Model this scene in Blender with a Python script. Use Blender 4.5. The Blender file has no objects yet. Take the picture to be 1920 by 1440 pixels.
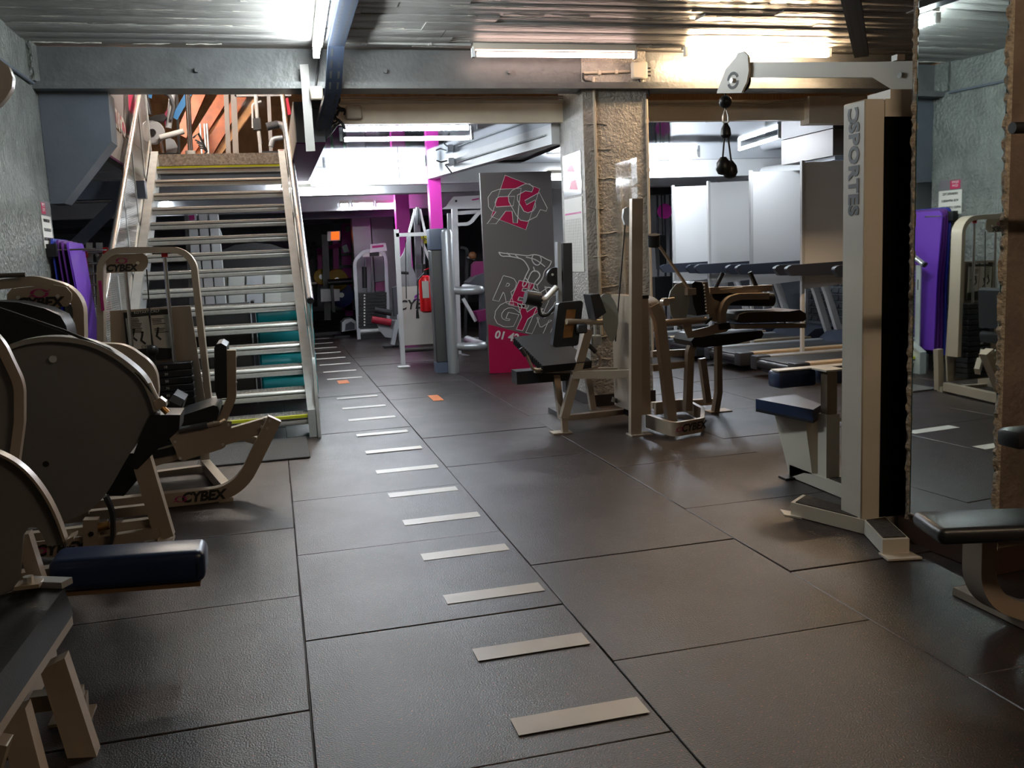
import bpy, bmesh, math, random
from mathutils import Vector as V, Matrix
random.seed(7)
sc = bpy.context.scene
C = sc.collection
PI = math.pi
# ---------------------------------------------------------------- camera, world, exposure
FPX, YAW, PIT, ROL, CAMH = 1722.3, 0.24846, 0.14281, 0.04494, 1.36
def cam_axes():
    cy, sy, cp, sp, cr, sr = math.cos(YAW), math.sin(YAW), math.cos(PIT), math.sin(PIT), math.cos(ROL), math.sin(ROL)
    f = V((sy*cp, cy*cp, -sp)); r = V((cy, -sy, 0)); d = f.cross(r)
    return cr*r + sr*d, -sr*r + cr*d, f
CR, CD, CF = cam_axes()
cd = bpy.data.cameras.new('camera'); cam = bpy.data.objects.new('camera', cd); C.objects.link(cam)
cd.sensor_width = 36; cd.lens = FPX/1920*36; cd.clip_start = .02; cd.clip_end = 200
m = Matrix((CR, -CD, -CF)).transposed().to_4x4(); m.translation = (0, 0, CAMH); cam.matrix_world = m
sc.camera = cam
sc.view_settings.view_transform = 'Standard'; sc.view_settings.look = 'None'
sc.view_settings.gamma = 1; sc.view_settings.use_curve_mapping = False
sc.view_settings.exposure = 2.35
W = bpy.data.worlds.new('world'); sc.world = W; W.use_nodes = True
W.node_tree.nodes['Background'].inputs[0].default_value = (.75, .85, 1, 1)
W.node_tree.nodes['Background'].inputs[1].default_value = 0
sc.cycles.use_denoising = True
sc.cycles.use_adaptive_sampling = True; sc.cycles.adaptive_threshold = .02
sc.cycles.max_bounces = 7; sc.cycles.diffuse_bounces = 3; sc.cycles.glossy_bounces = 4; sc.cycles.transparent_max_bounces = 12
sc.cycles.caustics_reflective = False; sc.cycles.caustics_refractive = False
sc.cycles.sample_clamp_indirect = 6
# lamp strengths (every one is a fluorescent tube that is built further down)
E_COOL, E_WARM, E_BACK, E_UP = 36.0, 38.0, 40.0, 42.0
E_MID = 25.0
K_COOL, K_WARM, K_BACK, K_UP = (.90, .98, 1), (1, .70, .42), (.88, .94, 1), (1, .93, .84)
# ---------------------------------------------------------------- pixel to place (distance comes from a plane the thing touches)
def ray(x, y): return CR*((x-960)/FPX) + CD*((y-720)/FPX) + CF
def onZ(x, y, z=0): d = ray(x, y); return V((0, 0, CAMH)) + d*((z-CAMH)/d.z)
def onY(x, y, Y): d = ray(x, y); return V((0, 0, CAMH)) + d*(Y/d.y)
def onX(x, y, X): d = ray(x, y); return V((0, 0, CAMH)) + d*(X/d.x)
def XZ(Y, *pts): return [((p := onY(a, b, Y)).x, p.z) for a, b in pts]
# ---------------------------------------------------------------- materials
MATS = {}
def mat(name, col, rough=.5, bdist=.01, metal=0, noise=0, nscale=8, bump=0, bscale=40, emit=None, estr=0, alpha=None, trans=0, col2=None, coat=0, spec=.5, ior=1.45, stretch=None):
    if name in MATS: return MATS[name]
    m = bpy.data.materials.new(name); m.use_nodes = True
    nt = m.node_tree; b = nt.nodes['Principled BSDF']; L = nt.links
    b.inputs['Base Color'].default_value = (*col, 1)
    b.inputs['Roughness'].default_value = rough; b.inputs['Metallic'].default_value = metal
    b.inputs['Specular IOR Level'].default_value = spec; b.inputs['IOR'].default_value = ior
    if coat: b.inputs['Coat Weight'].default_value = coat; b.inputs['Coat Roughness'].default_value = .15
    if trans: b.inputs['Transmission Weight'].default_value = trans
    if alpha is not None: b.inputs['Alpha'].default_value = alpha
    if emit: b.inputs['Emission Color'].default_value = (*emit, 1); b.inputs['Emission Strength'].default_value = estr
    if noise or bump:
        tc = nt.nodes.new('ShaderNodeTexCoord'); mp = nt.nodes.new('ShaderNodeMapping')
        L.new(tc.outputs['Object'], mp.inputs[0])
        if stretch: mp.inputs['Scale'].default_value = stretch
    if noise:
        n = nt.nodes.new('ShaderNodeTexNoise'); n.inputs['Scale'].default_value = nscale; n.inputs['Detail'].default_value = 6
        L.new(mp.outputs[0], n.inputs['Vector'])
        r = nt.nodes.new('ShaderNodeValToRGB'); r.color_ramp.elements[0].position = .3; r.color_ramp.elements[1].position = .7
        c2 = col2 or tuple(min(1, c*(1+noise)) for c in col); c1 = tuple(c*(1-noise) for c in col) if not col2 else col
        r.color_ramp.elements[0].color = (*c1, 1); r.color_ramp.elements[1].color = (*c2, 1)
        L.new(n.outputs['Fac'], r.inputs[0]); L.new(r.outputs[0], b.inputs['Base Color'])
    if bump:
        n2 = nt.nodes.new('ShaderNodeTexNoise'); n2.inputs['Scale'].default_value = bscale; n2.inputs['Detail'].default_value = 4
        L.new(mp.outputs[0], n2.inputs['Vector'])
        bp = nt.nodes.new('ShaderNodeBump'); bp.inputs['Strength'].default_value = bump; bp.inputs['Distance'].default_value = bdist
        L.new(n2.outputs['Fac'], bp.inputs['Height']); L.new(bp.outputs[0], b.inputs['Normal'])
    MATS[name] = m
    return m
def rubber():
    m = mat('rubber_tile', (.024, .0190, .0180), .42, bump=.32, bscale=190, spec=.5)
    nt = m.node_tree; L = nt.links; b = nt.nodes['Principled BSDF']
    tc = nt.nodes.new('ShaderNodeTexCoord')
    n = nt.nodes.new('ShaderNodeTexNoise'); n.inputs['Scale'].default_value = 105; n.inputs['Detail'].default_value = 2
    L.new(tc.outputs['Object'], n.inputs['Vector'])
    r = nt.nodes.new('ShaderNodeValToRGB'); e = r.color_ramp.elements
    e[0].position = .63; e[0].color = (.024, .0190, .0180, 1); e[1].position = .70; e[1].color = (.19, .05, .028, 1)
    L.new(n.outputs['Fac'], r.inputs[0])
    n2 = nt.nodes.new('ShaderNodeTexNoise'); n2.inputs['Scale'].default_value = 1.7; n2.inputs['Detail'].default_value = 7; n2.inputs['Roughness'].default_value = .65
    L.new(tc.outputs['Object'], n2.inputs['Vector'])
    mx = nt.nodes.new('ShaderNodeMix'); mx.data_type = 'RGBA'; mx.blend_type = 'MULTIPLY'; mx.inputs[0].default_value = .6
    r2 = nt.nodes.new('ShaderNodeValToRGB'); r2.color_ramp.elements[0].color = (.55, .55, .55, 1); r2.color_ramp.elements[1].color = (1.25, 1.2, 1.15, 1)
    L.new(n2.outputs['Fac'], r2.inputs[0]); L.new(r.outputs[0], mx.inputs[6]); L.new(r2.outputs[0], mx.inputs[7]); L.new(mx.outputs[2], b.inputs['Base Color'])
    mr = nt.nodes.new('ShaderNodeMapRange'); mr.inputs[3].default_value = .20; mr.inputs[4].default_value = .48
    L.new(n2.outputs['Fac'], mr.inputs[0]); L.new(mr.outputs[0], b.inputs['Roughness'])
    return m
RUBBER = rubber()
CREAM = mat('cream_enamel', (.41, .34, .265), .34, metal=.25, noise=.04, nscale=3)
CREAMW = mat('pale_enamel', (.60, .56, .48), .36, noise=.04, nscale=3)
GREYPL = mat('grey_shroud', (.19, .185, .18), .5, noise=.06, nscale=2)
BLACK = mat('black_paint', (.012, .012, .013), .4)
BLACKV = mat('black_vinyl', (.018, .019, .022), .38, bump=.08, bscale=120)
NAVY = mat('navy_vinyl', (.012, .026, .075), .33, bump=.06, bscale=90)
RUBB = mat('black_rubber', (.02, .02, .02), .7)
CHROME = mat('chrome', (.72, .72, .72), .16, metal=1)
STEEL = mat('brushed_aluminium', (.70, .71, .69), .30, metal=.5, noise=.06, nscale=30)
GALV = mat('galvanised_steel', (.46, .49, .49), .42, metal=.3, noise=.18, nscale=9)
STRG = mat('stringer_grey', (.47, .50, .49), .5, noise=.12, nscale=9)
MESHM = mat('mesh_steel', (.34, .35, .35), .4, metal=.8)
DARKST = mat('dark_steel', (.05, .055, .065), .45, metal=.3)
GREYP = mat('grey_paint', (.10, .115, .14), .42, noise=.08, nscale=4, bump=.15, bscale=30)
GREYB = mat('beam_grey_paint', (.115, .12, .122), .36, noise=.14, nscale=6, bump=.5, bscale=22)
CONC = mat('painted_concrete', (.145, .155, .145), .33, bdist=.03, noise=.25, nscale=7, bump=1.0, bscale=34, stretch=(1, 1, .8))
CONCW = mat('column_concrete', (.34, .32, .29), .42, bdist=.016, noise=.22, nscale=9, bump=1.0, bscale=48)
CONCP = mat('rough_pillar_concrete', (.17, .13, .105), .7, bdist=.010, noise=.25, nscale=6, bump=.9, bscale=38)
CONCE = mat('broken_concrete', (.42, .37, .30), .9, noise=.4, nscale=60, bump=1.0, bscale=90)
CEILM = mat('ceiling_silver_paint', (.33, .325, .31), .38, bdist=.015, noise=.16, nscale=5, bump=.9, bscale=26, stretch=(.25, 1.4, 1))
LAITANCE = mat('paint_ridge', (.56, .54, .48), .35, noise=.3, nscale=30)
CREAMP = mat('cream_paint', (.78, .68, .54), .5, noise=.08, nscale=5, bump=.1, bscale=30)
WHITE = mat('white_paint', (.74, .76, .78), .5, noise=.03, nscale=4)
WHITEP = mat('white_panel', (.86, .87, .88), .45)
WHITEE = mat('white_machine_enamel', (.62, .63, .63), .32)
SILVER = mat('silver_enamel', (.42, .44, .46), .34, metal=.35)
MIRRORC = mat('stretch_ceiling', (.46, .52, .62), .05, metal=1)
MIRROR = mat('mirror_glass', (.80, .88, .86), .015, metal=1)
MAGENTA = mat('magenta_paint', (.72, .045, .46), .4)
PLUM = mat('plum_paint', (.12, .022, .10), .8, spec=.15)
PURPLE = mat('purple_foam', (.135, .035, .42), .55)
PURPLED = mat('dark_purple_foam', (.10, .02, .20), .55)
BLUEF = mat('blue_foam', (.02, .035, .30), .55)
TEAL = mat('teal_foam', (.005, .30, .33), .35)
CRIMSON = mat('crimson_print', (.43, .005, .065), .45)
TAUPE = mat('banner_taupe', (.145, .125, .122), .5)
INK = mat('ink_white', (.72, .70, .66), .5)
INKB = mat('ink_black', (.02, .02, .02), .5)
INKP = mat('ink_pink', (.42, .02, .17), .45)
PAPER = mat('paper', (.62, .60, .55), .5)
WOOD = mat('orange_wood', (.42, .105, .03), .45, noise=.35, nscale=5, stretch=(1, 6, 1))
WOODL = mat('honey_wood', (.62, .30, .11), .5, noise=.25, nscale=5, stretch=(1, 6, 1))
REDEN = mat('red_enamel', (.62, .008, .012), .3)
REDV = mat('red_vinyl', (.30, .012, .03), .4)
PLUMV = mat('plum_vinyl', (.16, .012, .08), .45)
YELLOW = mat('yellow_tape', (.62, .66, .03), .5)
YEL2 = mat('yellow_plate', (.62, .36, .03), .5)
ORANGE = mat('orange_tape', (.75, .20, .04), .5)
BLUEG = mat('blue_grey_steel', (.135, .165, .235), .42)
BLUEST = mat('blue_strap', (.04, .25, .62), .5)
CARPET = mat('grey_carpet', (.10, .10, .10), .95, noise=.4, nscale=160, bump=.6, bscale=300)
TRAY = mat('cable_tray_steel', (.022, .03, .05), .45, metal=.4)
PVC = mat('cream_conduit', (.50, .43, .34), .45)
CABLE = mat('black_cable', (.015, .015, .016), .6)
CLEAR = mat('clear_plastic', (.92, .95, .97), .08, trans=1, ior=1.06, alpha=.55)
TINT = mat('smoked_panel', (.006, .006, .007), .22)
EMBER = mat('orange_lamp', (.8, .1, .02), .4, emit=(1, .12, .01), estr=.3)
T_COOL = mat('tube_cool', (.9, .9, .9), .4, emit=K_COOL, estr=E_COOL)
T_WARM = mat('tube_warm', (.9, .9, .9), .4, emit=K_WARM, estr=E_WARM)
T_BACK = mat('tube_back', (.9, .9, .9), .4, emit=K_BACK, estr=E_BACK)
T_MID = mat('tube_mid', (.9, .9, .9), .4, emit=K_BACK, estr=E_MID)
T_UP = mat('tube_up', (.9, .9, .9), .4, emit=K_UP, estr=E_UP)
T_FRONTR = mat('tube_front_right', (.9, .9, .9), .4, emit=(1, .76, .52), estr=18)
T_OFF = mat('tube_dim', (.80, .66, .60), .3, emit=(1, .70, .60), estr=3.0)
# ---------------------------------------------------------------- mesh building
def fillet(path, r, n=5):
    P = [V(p) for p in path]; out = [P[0]]
    for i in range(1, len(P)-1):
        a, b, c = P[i-1], P[i], P[i+1]
        u, w = (a-b), (c-b); lu, lw = u.length, w.length
        if lu < 1e-6 or lw < 1e-6: continue
        u /= lu; w /= lw; ang = u.angle(w)
        if ang > 3.1: out.append(b); continue
        rr = r[i] if isinstance(r, (list, tuple)) else r
        if rr <= 0: out.append(b); continue
        t = min(rr/math.tan(ang/2), lu*.49, lw*.49); rr = t*math.tan(ang/2)
        ctr = b + (u+w).normalized()*(rr/math.sin(ang/2))
        p0, p1 = b+u*t-ctr, b+w*t-ctr
        tot = p0.angle(p1); ax = p0.cross(p1).normalized()
        for k in range(n+1): out.append(ctr + Matrix.Rotation(tot*k/n, 3, ax) @ p0)
    out.append(P[-1]); return out
def soft(pts, n=2):
    P = [tuple(p) for p in pts]
    for _ in range(n):
        Q = [P[0]]
        for a, b in zip(P, P[1:]): Q += [tuple(x*.75+y*.25 for x, y in zip(a, b)), tuple(x*.25+y*.75 for x, y in zip(a, b))]
        P = Q+[P[-1]]
    return P
class B:
    def __init__(s): s.v, s.f, s.t = [], [], None
    def add(s, vs, fs):
        o = len(s.v)
        s.v += [tuple(s.t @ V(p)) if s.t else tuple(p) for p in vs]
        s.f += [tuple(i+o for i in f) for f in fs]; return s
    def box(s, x0, x1, y0, y1, z0, z1):
        vs = [(x, y, z) for x in (x0, x1) for y in (y0, y1) for z in (z0, z1)]
        return s.add(vs, [(0, 1, 3, 2), (4, 6, 7, 5), (0, 4, 5, 1), (2, 3, 7, 6), (0, 2, 6, 4), (1, 5, 7, 3)])
    def rbox(s, x0, x1, y0, y1, z0, z1, r=.02, seg=2):
        bm = bmesh.new(); bmesh.ops.create_cube(bm, size=1)
        for v in bm.verts: v.co = ((x0+x1)/2+v.co.x*(x1-x0), (y0+y1)/2+v.co.y*(y1-y0), (z0+z1)/2+v.co.z*(z1-z0))
        r = min(r, .49*min(abs(x1-x0), abs(y1-y0), abs(z1-z0)))
        bmesh.ops.bevel(bm, geom=bm.edges[:], offset=r, segments=seg, affect='EDGES', profile=.5)
        bm.verts.index_update()
        s.add([v.co[:] for v in bm.verts], [[v.index for v in f.verts] for f in bm.faces]); bm.free(); return s
    def frame(s, path, closed):
        P = [V(p) for p in path]; n = len(P); T = []
        for i in range(n):
            a = P[i-1] if (i or closed) else P[i]; b = P[(i+1) % n] if (i < n-1 or closed) else P[i]
            T.append((b-a).normalized())
        return P, T
    def tube(s, path, r, n=10, closed=False, caps=True):
        P, T = s.frame(path, closed); k = len(P)
        u = T[0].orthogonal().normalized(); vs = []
        for i in range(k):
            u = (u - T[i]*u.dot(T[i])).normalized(); w = T[i].cross(u)
            rr = r[i] if isinstance(r, (list, tuple)) else r
            vs += [P[i] + (u*math.cos(2*PI*j/n) + w*math.sin(2*PI*j/n))*rr for j in range(n)]
        fs = [(i*n+j, i*n+(j+1) % n, ((i+1) % k)*n+(j+1) % n, ((i+1) % k)*n+j) for i in range(k if closed else k-1) for j in range(n)]
        if caps and not closed: fs += [tuple(reversed(range(n))), tuple((k-1)*n+j for j in range(n))]
        return s.add(vs, fs)
    def cyl(s, p0, p1, r, r1=None, n=14): return s.tube([p0, p1], [r, r if r1 is None else r1], n)
    def bar(s, path, w, h, up, closed=False):
        """rectangular tube swept along path; w is measured along up, h across it"""
        P, T = s.frame(path, closed); k = len(P); up = V(up).normalized(); vs = []
        for i in range(k):
            sd = up.cross(T[i]).normalized()
            if not closed and 0 < i < k-1 or closed:
                a = (P[i]-P[i-1]).normalized(); c = max(.3, T[i].dot(a))
            else: c = 1
            for aa, bb in ((-1, -1), (1, -1), (1, 1), (-1, 1)): vs.append(P[i] + up*(aa*w/2) + sd*(bb*h/2/c))
        fs = [(i*4+j, i*4+(j+1) % 4, ((i+1) % k)*4+(j+1) % 4, ((i+1) % k)*4+j) for i in range(k if closed else k-1) for j in range(4)]
        if not closed: fs += [(3, 2, 1, 0), tuple((k-1)*4+j for j in range(4))]
        return s.add(vs, fs)
    def prism(s, pts, ax, a, b):
        n = len(pts); f = {'y': lambda p, t: (p[0], t, p[1]), 'x': lambda p, t: (t, p[0], p[1]), 'z': lambda p, t: (p[0], p[1], t)}[ax]
        vs = [f(p, a) for p in pts] + [f(p, b) for p in pts]
        return s.add(vs, [tuple(range(n)), tuple(reversed(range(n, 2*n)))] + [(i, (i+1) % n, n+(i+1) % n, n+i) for i in range(n)])
    def lathe(s, prof, c, ax='z', n=20):
        c = V(c); vs = []; k = len(prof)
        for r, h in prof:
            for j in range(n):
                a, b = r*math.cos(2*PI*j/n), r*math.sin(2*PI*j/n)
                vs.append(c + V({'z': (a, b, h), 'y': (a, h, b), 'x': (h, a, b)}[ax]))
        fs = [(i*n+j, i*n+(j+1) % n, (i+1)*n+(j+1) % n, (i+1)*n+j) for i in range(k-1) for j in range(n)]
        fs += [tuple(reversed(range(n))), tuple((k-1)*n+j for j in range(n))]
        return s.add(vs, fs)
    def ball(s, c, r, n=12, sx=1, sy=1, sz=1):
        prof = [(r*math.sin(PI*i/8), -r*math.cos(PI*i/8)) for i in range(1, 8)]
        o = len(s.v); s.lathe(prof, (0, 0, 0), 'z', n)
        for i in range(o, len(s.v)): x, y, z = s.v[i]; s.v[i] = (c[0]+x*sx, c[1]+y*sy, c[2]+z*sz)
        return s
    def build(s, name, m, parent=None, org=(0, 0, 0), sharp=38):
        me = bpy.data.meshes.new(name)
        o = V(org); me.from_pydata([tuple(V(p)-o) for p in s.v], [], s.f)
        bm = bmesh.new(); bm.from_mesh(me); bmesh.ops.recalc_face_normals(bm, faces=bm.faces[:]); bm.to_mesh(me); bm.free()
        me.shade_smooth(); me.set_sharp_from_angle(angle=math.radians(sharp))
        me.materials.append(m); return link(name, me, parent)
def link(name, me, parent=None):
    ob = bpy.data.objects.new(name, me); C.objects.link(ob)
    if parent: ob.parent = parent
    return ob
def tag(o, label, cat, group=None, kind=None):
    o['label'] = label; o['category'] = cat
    if group: o['group'] = group
    if kind: o['kind'] = kind
    return o
def struct(o, label=None):
    o['kind'] = 'structure'
    if label: o['label'] = label
    return o
class T:
    """a thing: an Empty at its base; parts are given in world metres"""
    def __init__(s, name, label, cat, loc, group=None):
        s.o = bpy.data.objects.new(name, None); C.objects.link(s.o); s.o.location = loc; s.loc = V(loc); s.o.empty_display_size = .1
        tag(s.o, label, cat, group)
    def p(s, name, b, m, label=None, parent=None):
        ob = b.build(name, m, parent or s.o, s.loc)
        if label: ob['label'] = label
        return ob
def copy_tree(o, loc, label=None, rotz=None, parent=None):
    c = o.copy(); C.objects.link(c)
    if parent is None:
        c.location = loc
        if rotz is not None: c.rotation_euler = (0, 0, rotz)
        if label: c['label'] = label
    else: c.parent = parent
    for ch in o.children: copy_tree(ch, None, parent=c)
    return c
def text_me(name, s, size, m, ext=.0008, shear=0, outline=0, space=1, offset=0):
    cu = bpy.data.curves.new(name, 'FONT'); cu.body = s; cu.size = size; cu.shear = shear; cu.align_x = 'CENTER'; cu.align_y = 'CENTER'; cu.space_character = space
    cu.resolution_u = 3; cu.offset = offset
    if outline: cu.fill_mode = 'NONE'; cu.bevel_depth = outline; cu.bevel_resolution = 0
    else: cu.extrude = ext
    ob = bpy.data.objects.new(name, cu); C.objects.link(ob); dg = bpy.context.evaluated_depsgraph_get(); dg.update()
    me = bpy.data.meshes.new_from_object(ob.evaluated_get(dg)); bpy.data.objects.remove(ob); bpy.data.curves.remove(cu)
    me.materials.clear(); me.materials.append(m); return me
def text(name, s, size, m, pos, right, up, parent=None, org=(0, 0, 0), **k):
    me = text_me(name, s, size, m, **k)
    r = V(right).normalized(); u = V(up).normalized(); n = r.cross(u)
    M = Matrix((r, u, n)).transposed().to_4x4(); M.translation = V(pos)-V(org); me.transform(M)
    return link(name, me, parent)
X_, Y_, Z_ = V((1, 0, 0)), V((0, 1, 0)), V((0, 0, 1))
# ================================================================ THE SETTING
# floor: slab with one rubber tile after another on it
fl = struct(B().box(-6, 10, -3, 27, -.06, -.012).build('floor', mat('floor_slab_rubber', (.024, .019, .018), .6)))
tile_me = []
for q in range(3):
    b = B().rbox(-.491, .491, -.5025, .5025, -.02, 0, .003, 1); o = b.build('tile', RUBBER); tile_me.append(o.data); bpy.data.objects.remove(o)
ntile = 0
far = B()
for c in range(-3, 8):
    x = .01+.985*(c+.5); off = .24 if c % 2 == 0 else .715
    for k in range(-2, 26):
        y = off+1.008*k+.504
        if not (-2.5 < y < 26): continue
        if y < 16 and y > .4 and -.75*y-1.2 < x < 1.0*y+1 and ntile < 150:
            o = link('tile', tile_me[(c+k) % 3], fl); ntile += 1
            o.location = (x, y, random.uniform(-.0035, .0005)); o.rotation_euler = (random.uniform(-.0012, .0012), random.uniform(-.0012, .0012), random.uniform(-.0025, .0025)+random.choice((0, PI)))
        else: far.box(x-.489, x+.489, y-.5, y+.5, -.02, 0)
o = far.build('tiles_beyond', RUBBER, fl); o['kind'] = 'stuff'
# tape marks stuck on the tiles
st = B().box(-.2, .2, -.05, .05, 0, .0012).build('stripe', mat('white_tape', (.62, .60, .56), .4)); sme = st.data; bpy.data.objects.remove(st)
ys = [2.42, 2.93, 3.47, 4.02, 4.60, 5.18, 5.80, 6.44, 7.11]
ys += [onZ(a, b).y for a, b in ((738, 781), (720, 760), (704, 742), (676, 707), (664, 694), (654, 681), (644, 670), (636, 660), (630, 651), (622, 642.5), (616, 634), (611, 627), (606, 620))]
for i, y in enumerate(ys):
    o = link('stripe', sme, fl); o.location = (.775-.0015*i*3, y, .001)
for q0, q1, w in (((811, 741), (823, 751), .10), ((641, 713), (646, 719), .12)):
    a, c = onZ(*q0, .001), onZ(*q1, .001); B().bar([a, c], .002, w, (0, 0, 1)).build('orange_mark', ORANGE, fl)
# ceiling of the front room: board-marked painted concrete, one board face after another
ce = struct(B().box(-1.6, 7, -3, 7.62, 3.0, 3.12).build('ceiling', CEILM))
y = -2.9; i = 0
while y < 7.3:
    w = random.choice((.14, .17, .2, .22)); x = -1.6; j = 0
    while x < 7:
        l = min(random.uniform(2.2, 3.4), 7.0-x); z = 2.965+random.uniform(-.006, .006)
        if y+w > 5.2:
            B().prism([(y, 3.0), (y, z), (y+.006, z-.004), (y+w-.010, z-.003), (y+w-.004, z), (y+w-.004, 3.0)], 'x', x, x+l).build('board', CEILM, ce)
        x += l+.004
    y += w
B().box(-1.6, 7, -2.9, 5.2, 2.966, 3.0).build('board', CEILM, ce)
yy = 5.3
while yy < 7.35:           # ridges of paint and laitance along the board joints
    b = B(); x = -1.5
    while x < 6.5:
        l = random.uniform(.03, .5)
        if random.random() < .75:
            k = max(3, int(l/.05)); b.tube([(x+l*q/k, yy+random.uniform(-.006, .006), 2.962+random.uniform(-.002, .003)) for q in range(k+1)], [random.uniform(.0012, .0052) for q in range(k+1)], 5)
        x += l+random.uniform(.01, .22)
    o = b.build('paint_ridge', LAITANCE, ce); yy += random.choice((.17, .2, .24))
# left wall of painted concrete with a rough lower field, pilaster and the steel haunch
wl = struct(B().box(-1.75, -1.535, -3, 7.5, 0, 2.97).build('wall_left', CONC))
B().box(-1.537, -1.528, -3, 7.44, 0, 2.22).build('rough_field', CONC, wl)
B().box(-1.62, -1.50, 7.30, 7.62, 2.70, 2.97).build('corbel', CONC, wl)
B().tube([(-1.515, -1, 2.60), (-1.515, 7.3, 2.68)], .012, 8).build('conduit', GREYP, wl)
# far wing walls and back room shell
struct(B().box(-5.6, -5.45, 7.5, 26, 0, 2.5).build('wall_left_back', WHITE))
struct(B().box(-5.6, -1.75, 7.42, 7.5, 0, 2.97).build('wall_left_return', WHITE))
struct(B().box(-5.6, 9.8, 25.5, 25.7, 0, 2.6).build('wall_far', WHITE))
struct(B().box(9.0, 9.2, 7.6, 25.5, 0, 2.6).build('wall_right_back', mat('slate_wall', (.12, .135, .16), .6)))
struct(B().box(6.9, 7.1, -3, 7.6, 0, 3.0).build('wall_right', CONCP))
struct(B().box(-1.75, 7.1, -3.2, -3.0, 0, 3.0).build('wall_behind', mat('warm_wall', (.26, .22, .18), .6)))
# main steel beam across the room: web with upper and lower flange
bm_ = struct(B().box(-1.56, 7, 7.46, 7.52, 2.70, 2.965).build('trim_1', GREYB))
B().box(-1.56, 7, 7.36, 7.62, 2.655, 2.705).build('lower_flange', GREYB, bm_)
for x in (-.42, .98, 1.98): B().cyl((x, 7.47, 2.80), (x, 7.43, 2.80), .018, n=6).build('bolt', GREYB, bm_)
# rolled joist that carries the lower flange on the left, and its haunch
h = T('trim_2', '', '', (-1.5, 7.7, 0)); del h.o['label'], h.o['category']; h.o['kind'] = 'structure'
hp = [(-1.533, 2.655), (-1.06, 2.655), (-1.07, 2.30), (-1.44, 1.86), (-1.533, 1.86)]
h.p('haunch_box', B().prism(hp, 'y', 7.50, 7.78), GREYP)
# column of rough concrete
co = struct(B().box(2.60, 3.17, 7.45, 8.1, 0, 2.97).build('wall_column', CONCW))
b = B()
for k in range(11):
    z = 2.6-.22*k+random.uniform(-.04, .04); x = random.uniform(2.62, 2.75)
    b.tube([(x+q*.06, 7.449, z+random.uniform(-.012, .012)) for q in range(int(random.uniform(3, 8)))], .006, 5)
b.build('shutter_mark', CONCW, co)
struct(B().box(2.585, 3.185, 7.43, 8.1, 0, .10).build('baseboard_column', mat('skirting_dark', (.022, .016, .014), .5)))
# pillar with the mirror, turned a little
PA = V((2.70, 2.95, 0)); ux = V((.9985, .055, 0)); uy = V((-.055, .9985, 0))
def pil(a, b): return PA + ux*a + uy*b
def pquad(x0, x1, y0, y1): return [tuple(pil(*q))[:2] for q in ((x0, y0), (x1, y0), (x1, y1), (x0, y1))]
pi_ = struct(B().prism(pquad(.0, .9, 0, .50), 'z', 0, 2.97).build('wall_pillar', CONCP))
struct(B().prism(pquad(-.02, .92, -.02, .52), 'z', 0, .10).build('baseboard_pillar', mat('skirting_brown', (.05, .026, .018), .5)))
def ragged(y0, name):   # the broken arris of the concrete
    n = 150; vs = []; fs = []
    for i in range(n+1):
        z = .10+2.86*i/n
        for a, c in ((.002, -.006), (-random.uniform(.002, .020), 0), (-random.uniform(.004, .024), .014), (.002, random.uniform(.02, .034))):
            vs.append(pil(a, y0+c) + V((0, 0, z)))
    for i in range(n):
        for j in range(3): fs.append((i*4+j, i*4+j+1, i*4+5+j, i*4+4+j))
    B().add(vs, fs).build(name, CONCE, pi_, sharp=10)
ragged(.468, 'broken_arris'); ragged(-.012, 'broken_arris')
# stretch ceiling, fascias, bulkheads under the mezzanine
ms = struct(B().box(.52, 9.0, 8.0, 11.62, 2.50, 2.66).box(-1.35, 9, 11.45, 25.5, 2.50, 2.64).box(-5.5, -1.35, 7.7, 25.5, 2.50, 2.64).build('floor_mezzanine', mat('dark_boards', (.06, .045, .04), .7)))
struct(B().box(.60, 2.56, 8.06, 11.6, 2.475, 2.495).build('ceiling_gloss', MIRRORC))
struct(B().box(3.18, 9.0, 8.06, 14.0, 2.475, 2.495).build('ceiling_gloss_right', MIRRORC))
struct(B().box(-5.4, 9.0, 11.64, 25.4, 2.47, 2.497).build('ceiling_back', WHITE))
struct(B().box(-5.4, -1.4, 7.72, 11.6, 2.47, 2.497).build('ceiling_back_left', WHITE))
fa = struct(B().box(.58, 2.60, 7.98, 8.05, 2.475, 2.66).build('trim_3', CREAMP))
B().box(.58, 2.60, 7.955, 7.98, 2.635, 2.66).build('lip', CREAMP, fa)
for z in (2.672, 2.69): B().tube([(.6+.2*k, 7.965, z+.004*math.sin(k*2)) for k in range(11)], .007, 6).build('conduit', PVC, fa)
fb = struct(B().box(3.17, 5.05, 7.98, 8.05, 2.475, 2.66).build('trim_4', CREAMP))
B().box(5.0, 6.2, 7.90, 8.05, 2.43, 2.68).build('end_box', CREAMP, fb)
for z in (2.63, 2.612): B().tube([(3.18, 7.965, z), (4.6, 7.965, z), (5.1, 7.93, z+.05), (5.6, 7.88, z+.07)], .008, 6).build('conduit', PVC, fb)
# stairwell cheeks
sr_ = struct(B().box(.285, .52, 8.0, 11.75, 2.335, 2.66).build('trim_5', GREYP))
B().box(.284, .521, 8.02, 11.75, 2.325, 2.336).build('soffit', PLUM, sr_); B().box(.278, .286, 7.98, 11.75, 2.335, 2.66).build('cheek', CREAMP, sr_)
sl_ = struct(B().box(-1.40, -1.30, 7.78, 11.6, 2.36, 2.66).build('trim_6', mat('cheek_grey', (.34, .32, .30), .5)))
B().box(-1.299, -1.292, 7.78, 11.6, 2.34, 2.362).build('stripe', PLUM, sl_)
B().box(-1.298, -1.29, 8.35, 8.37, 2.40, 2.56).build('slot', DARKST, sl_)
struct(B().box(-1.35, .30, 11.46, 11.62, 2.36, 2.60).build('trim_7', GREYP))
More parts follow.
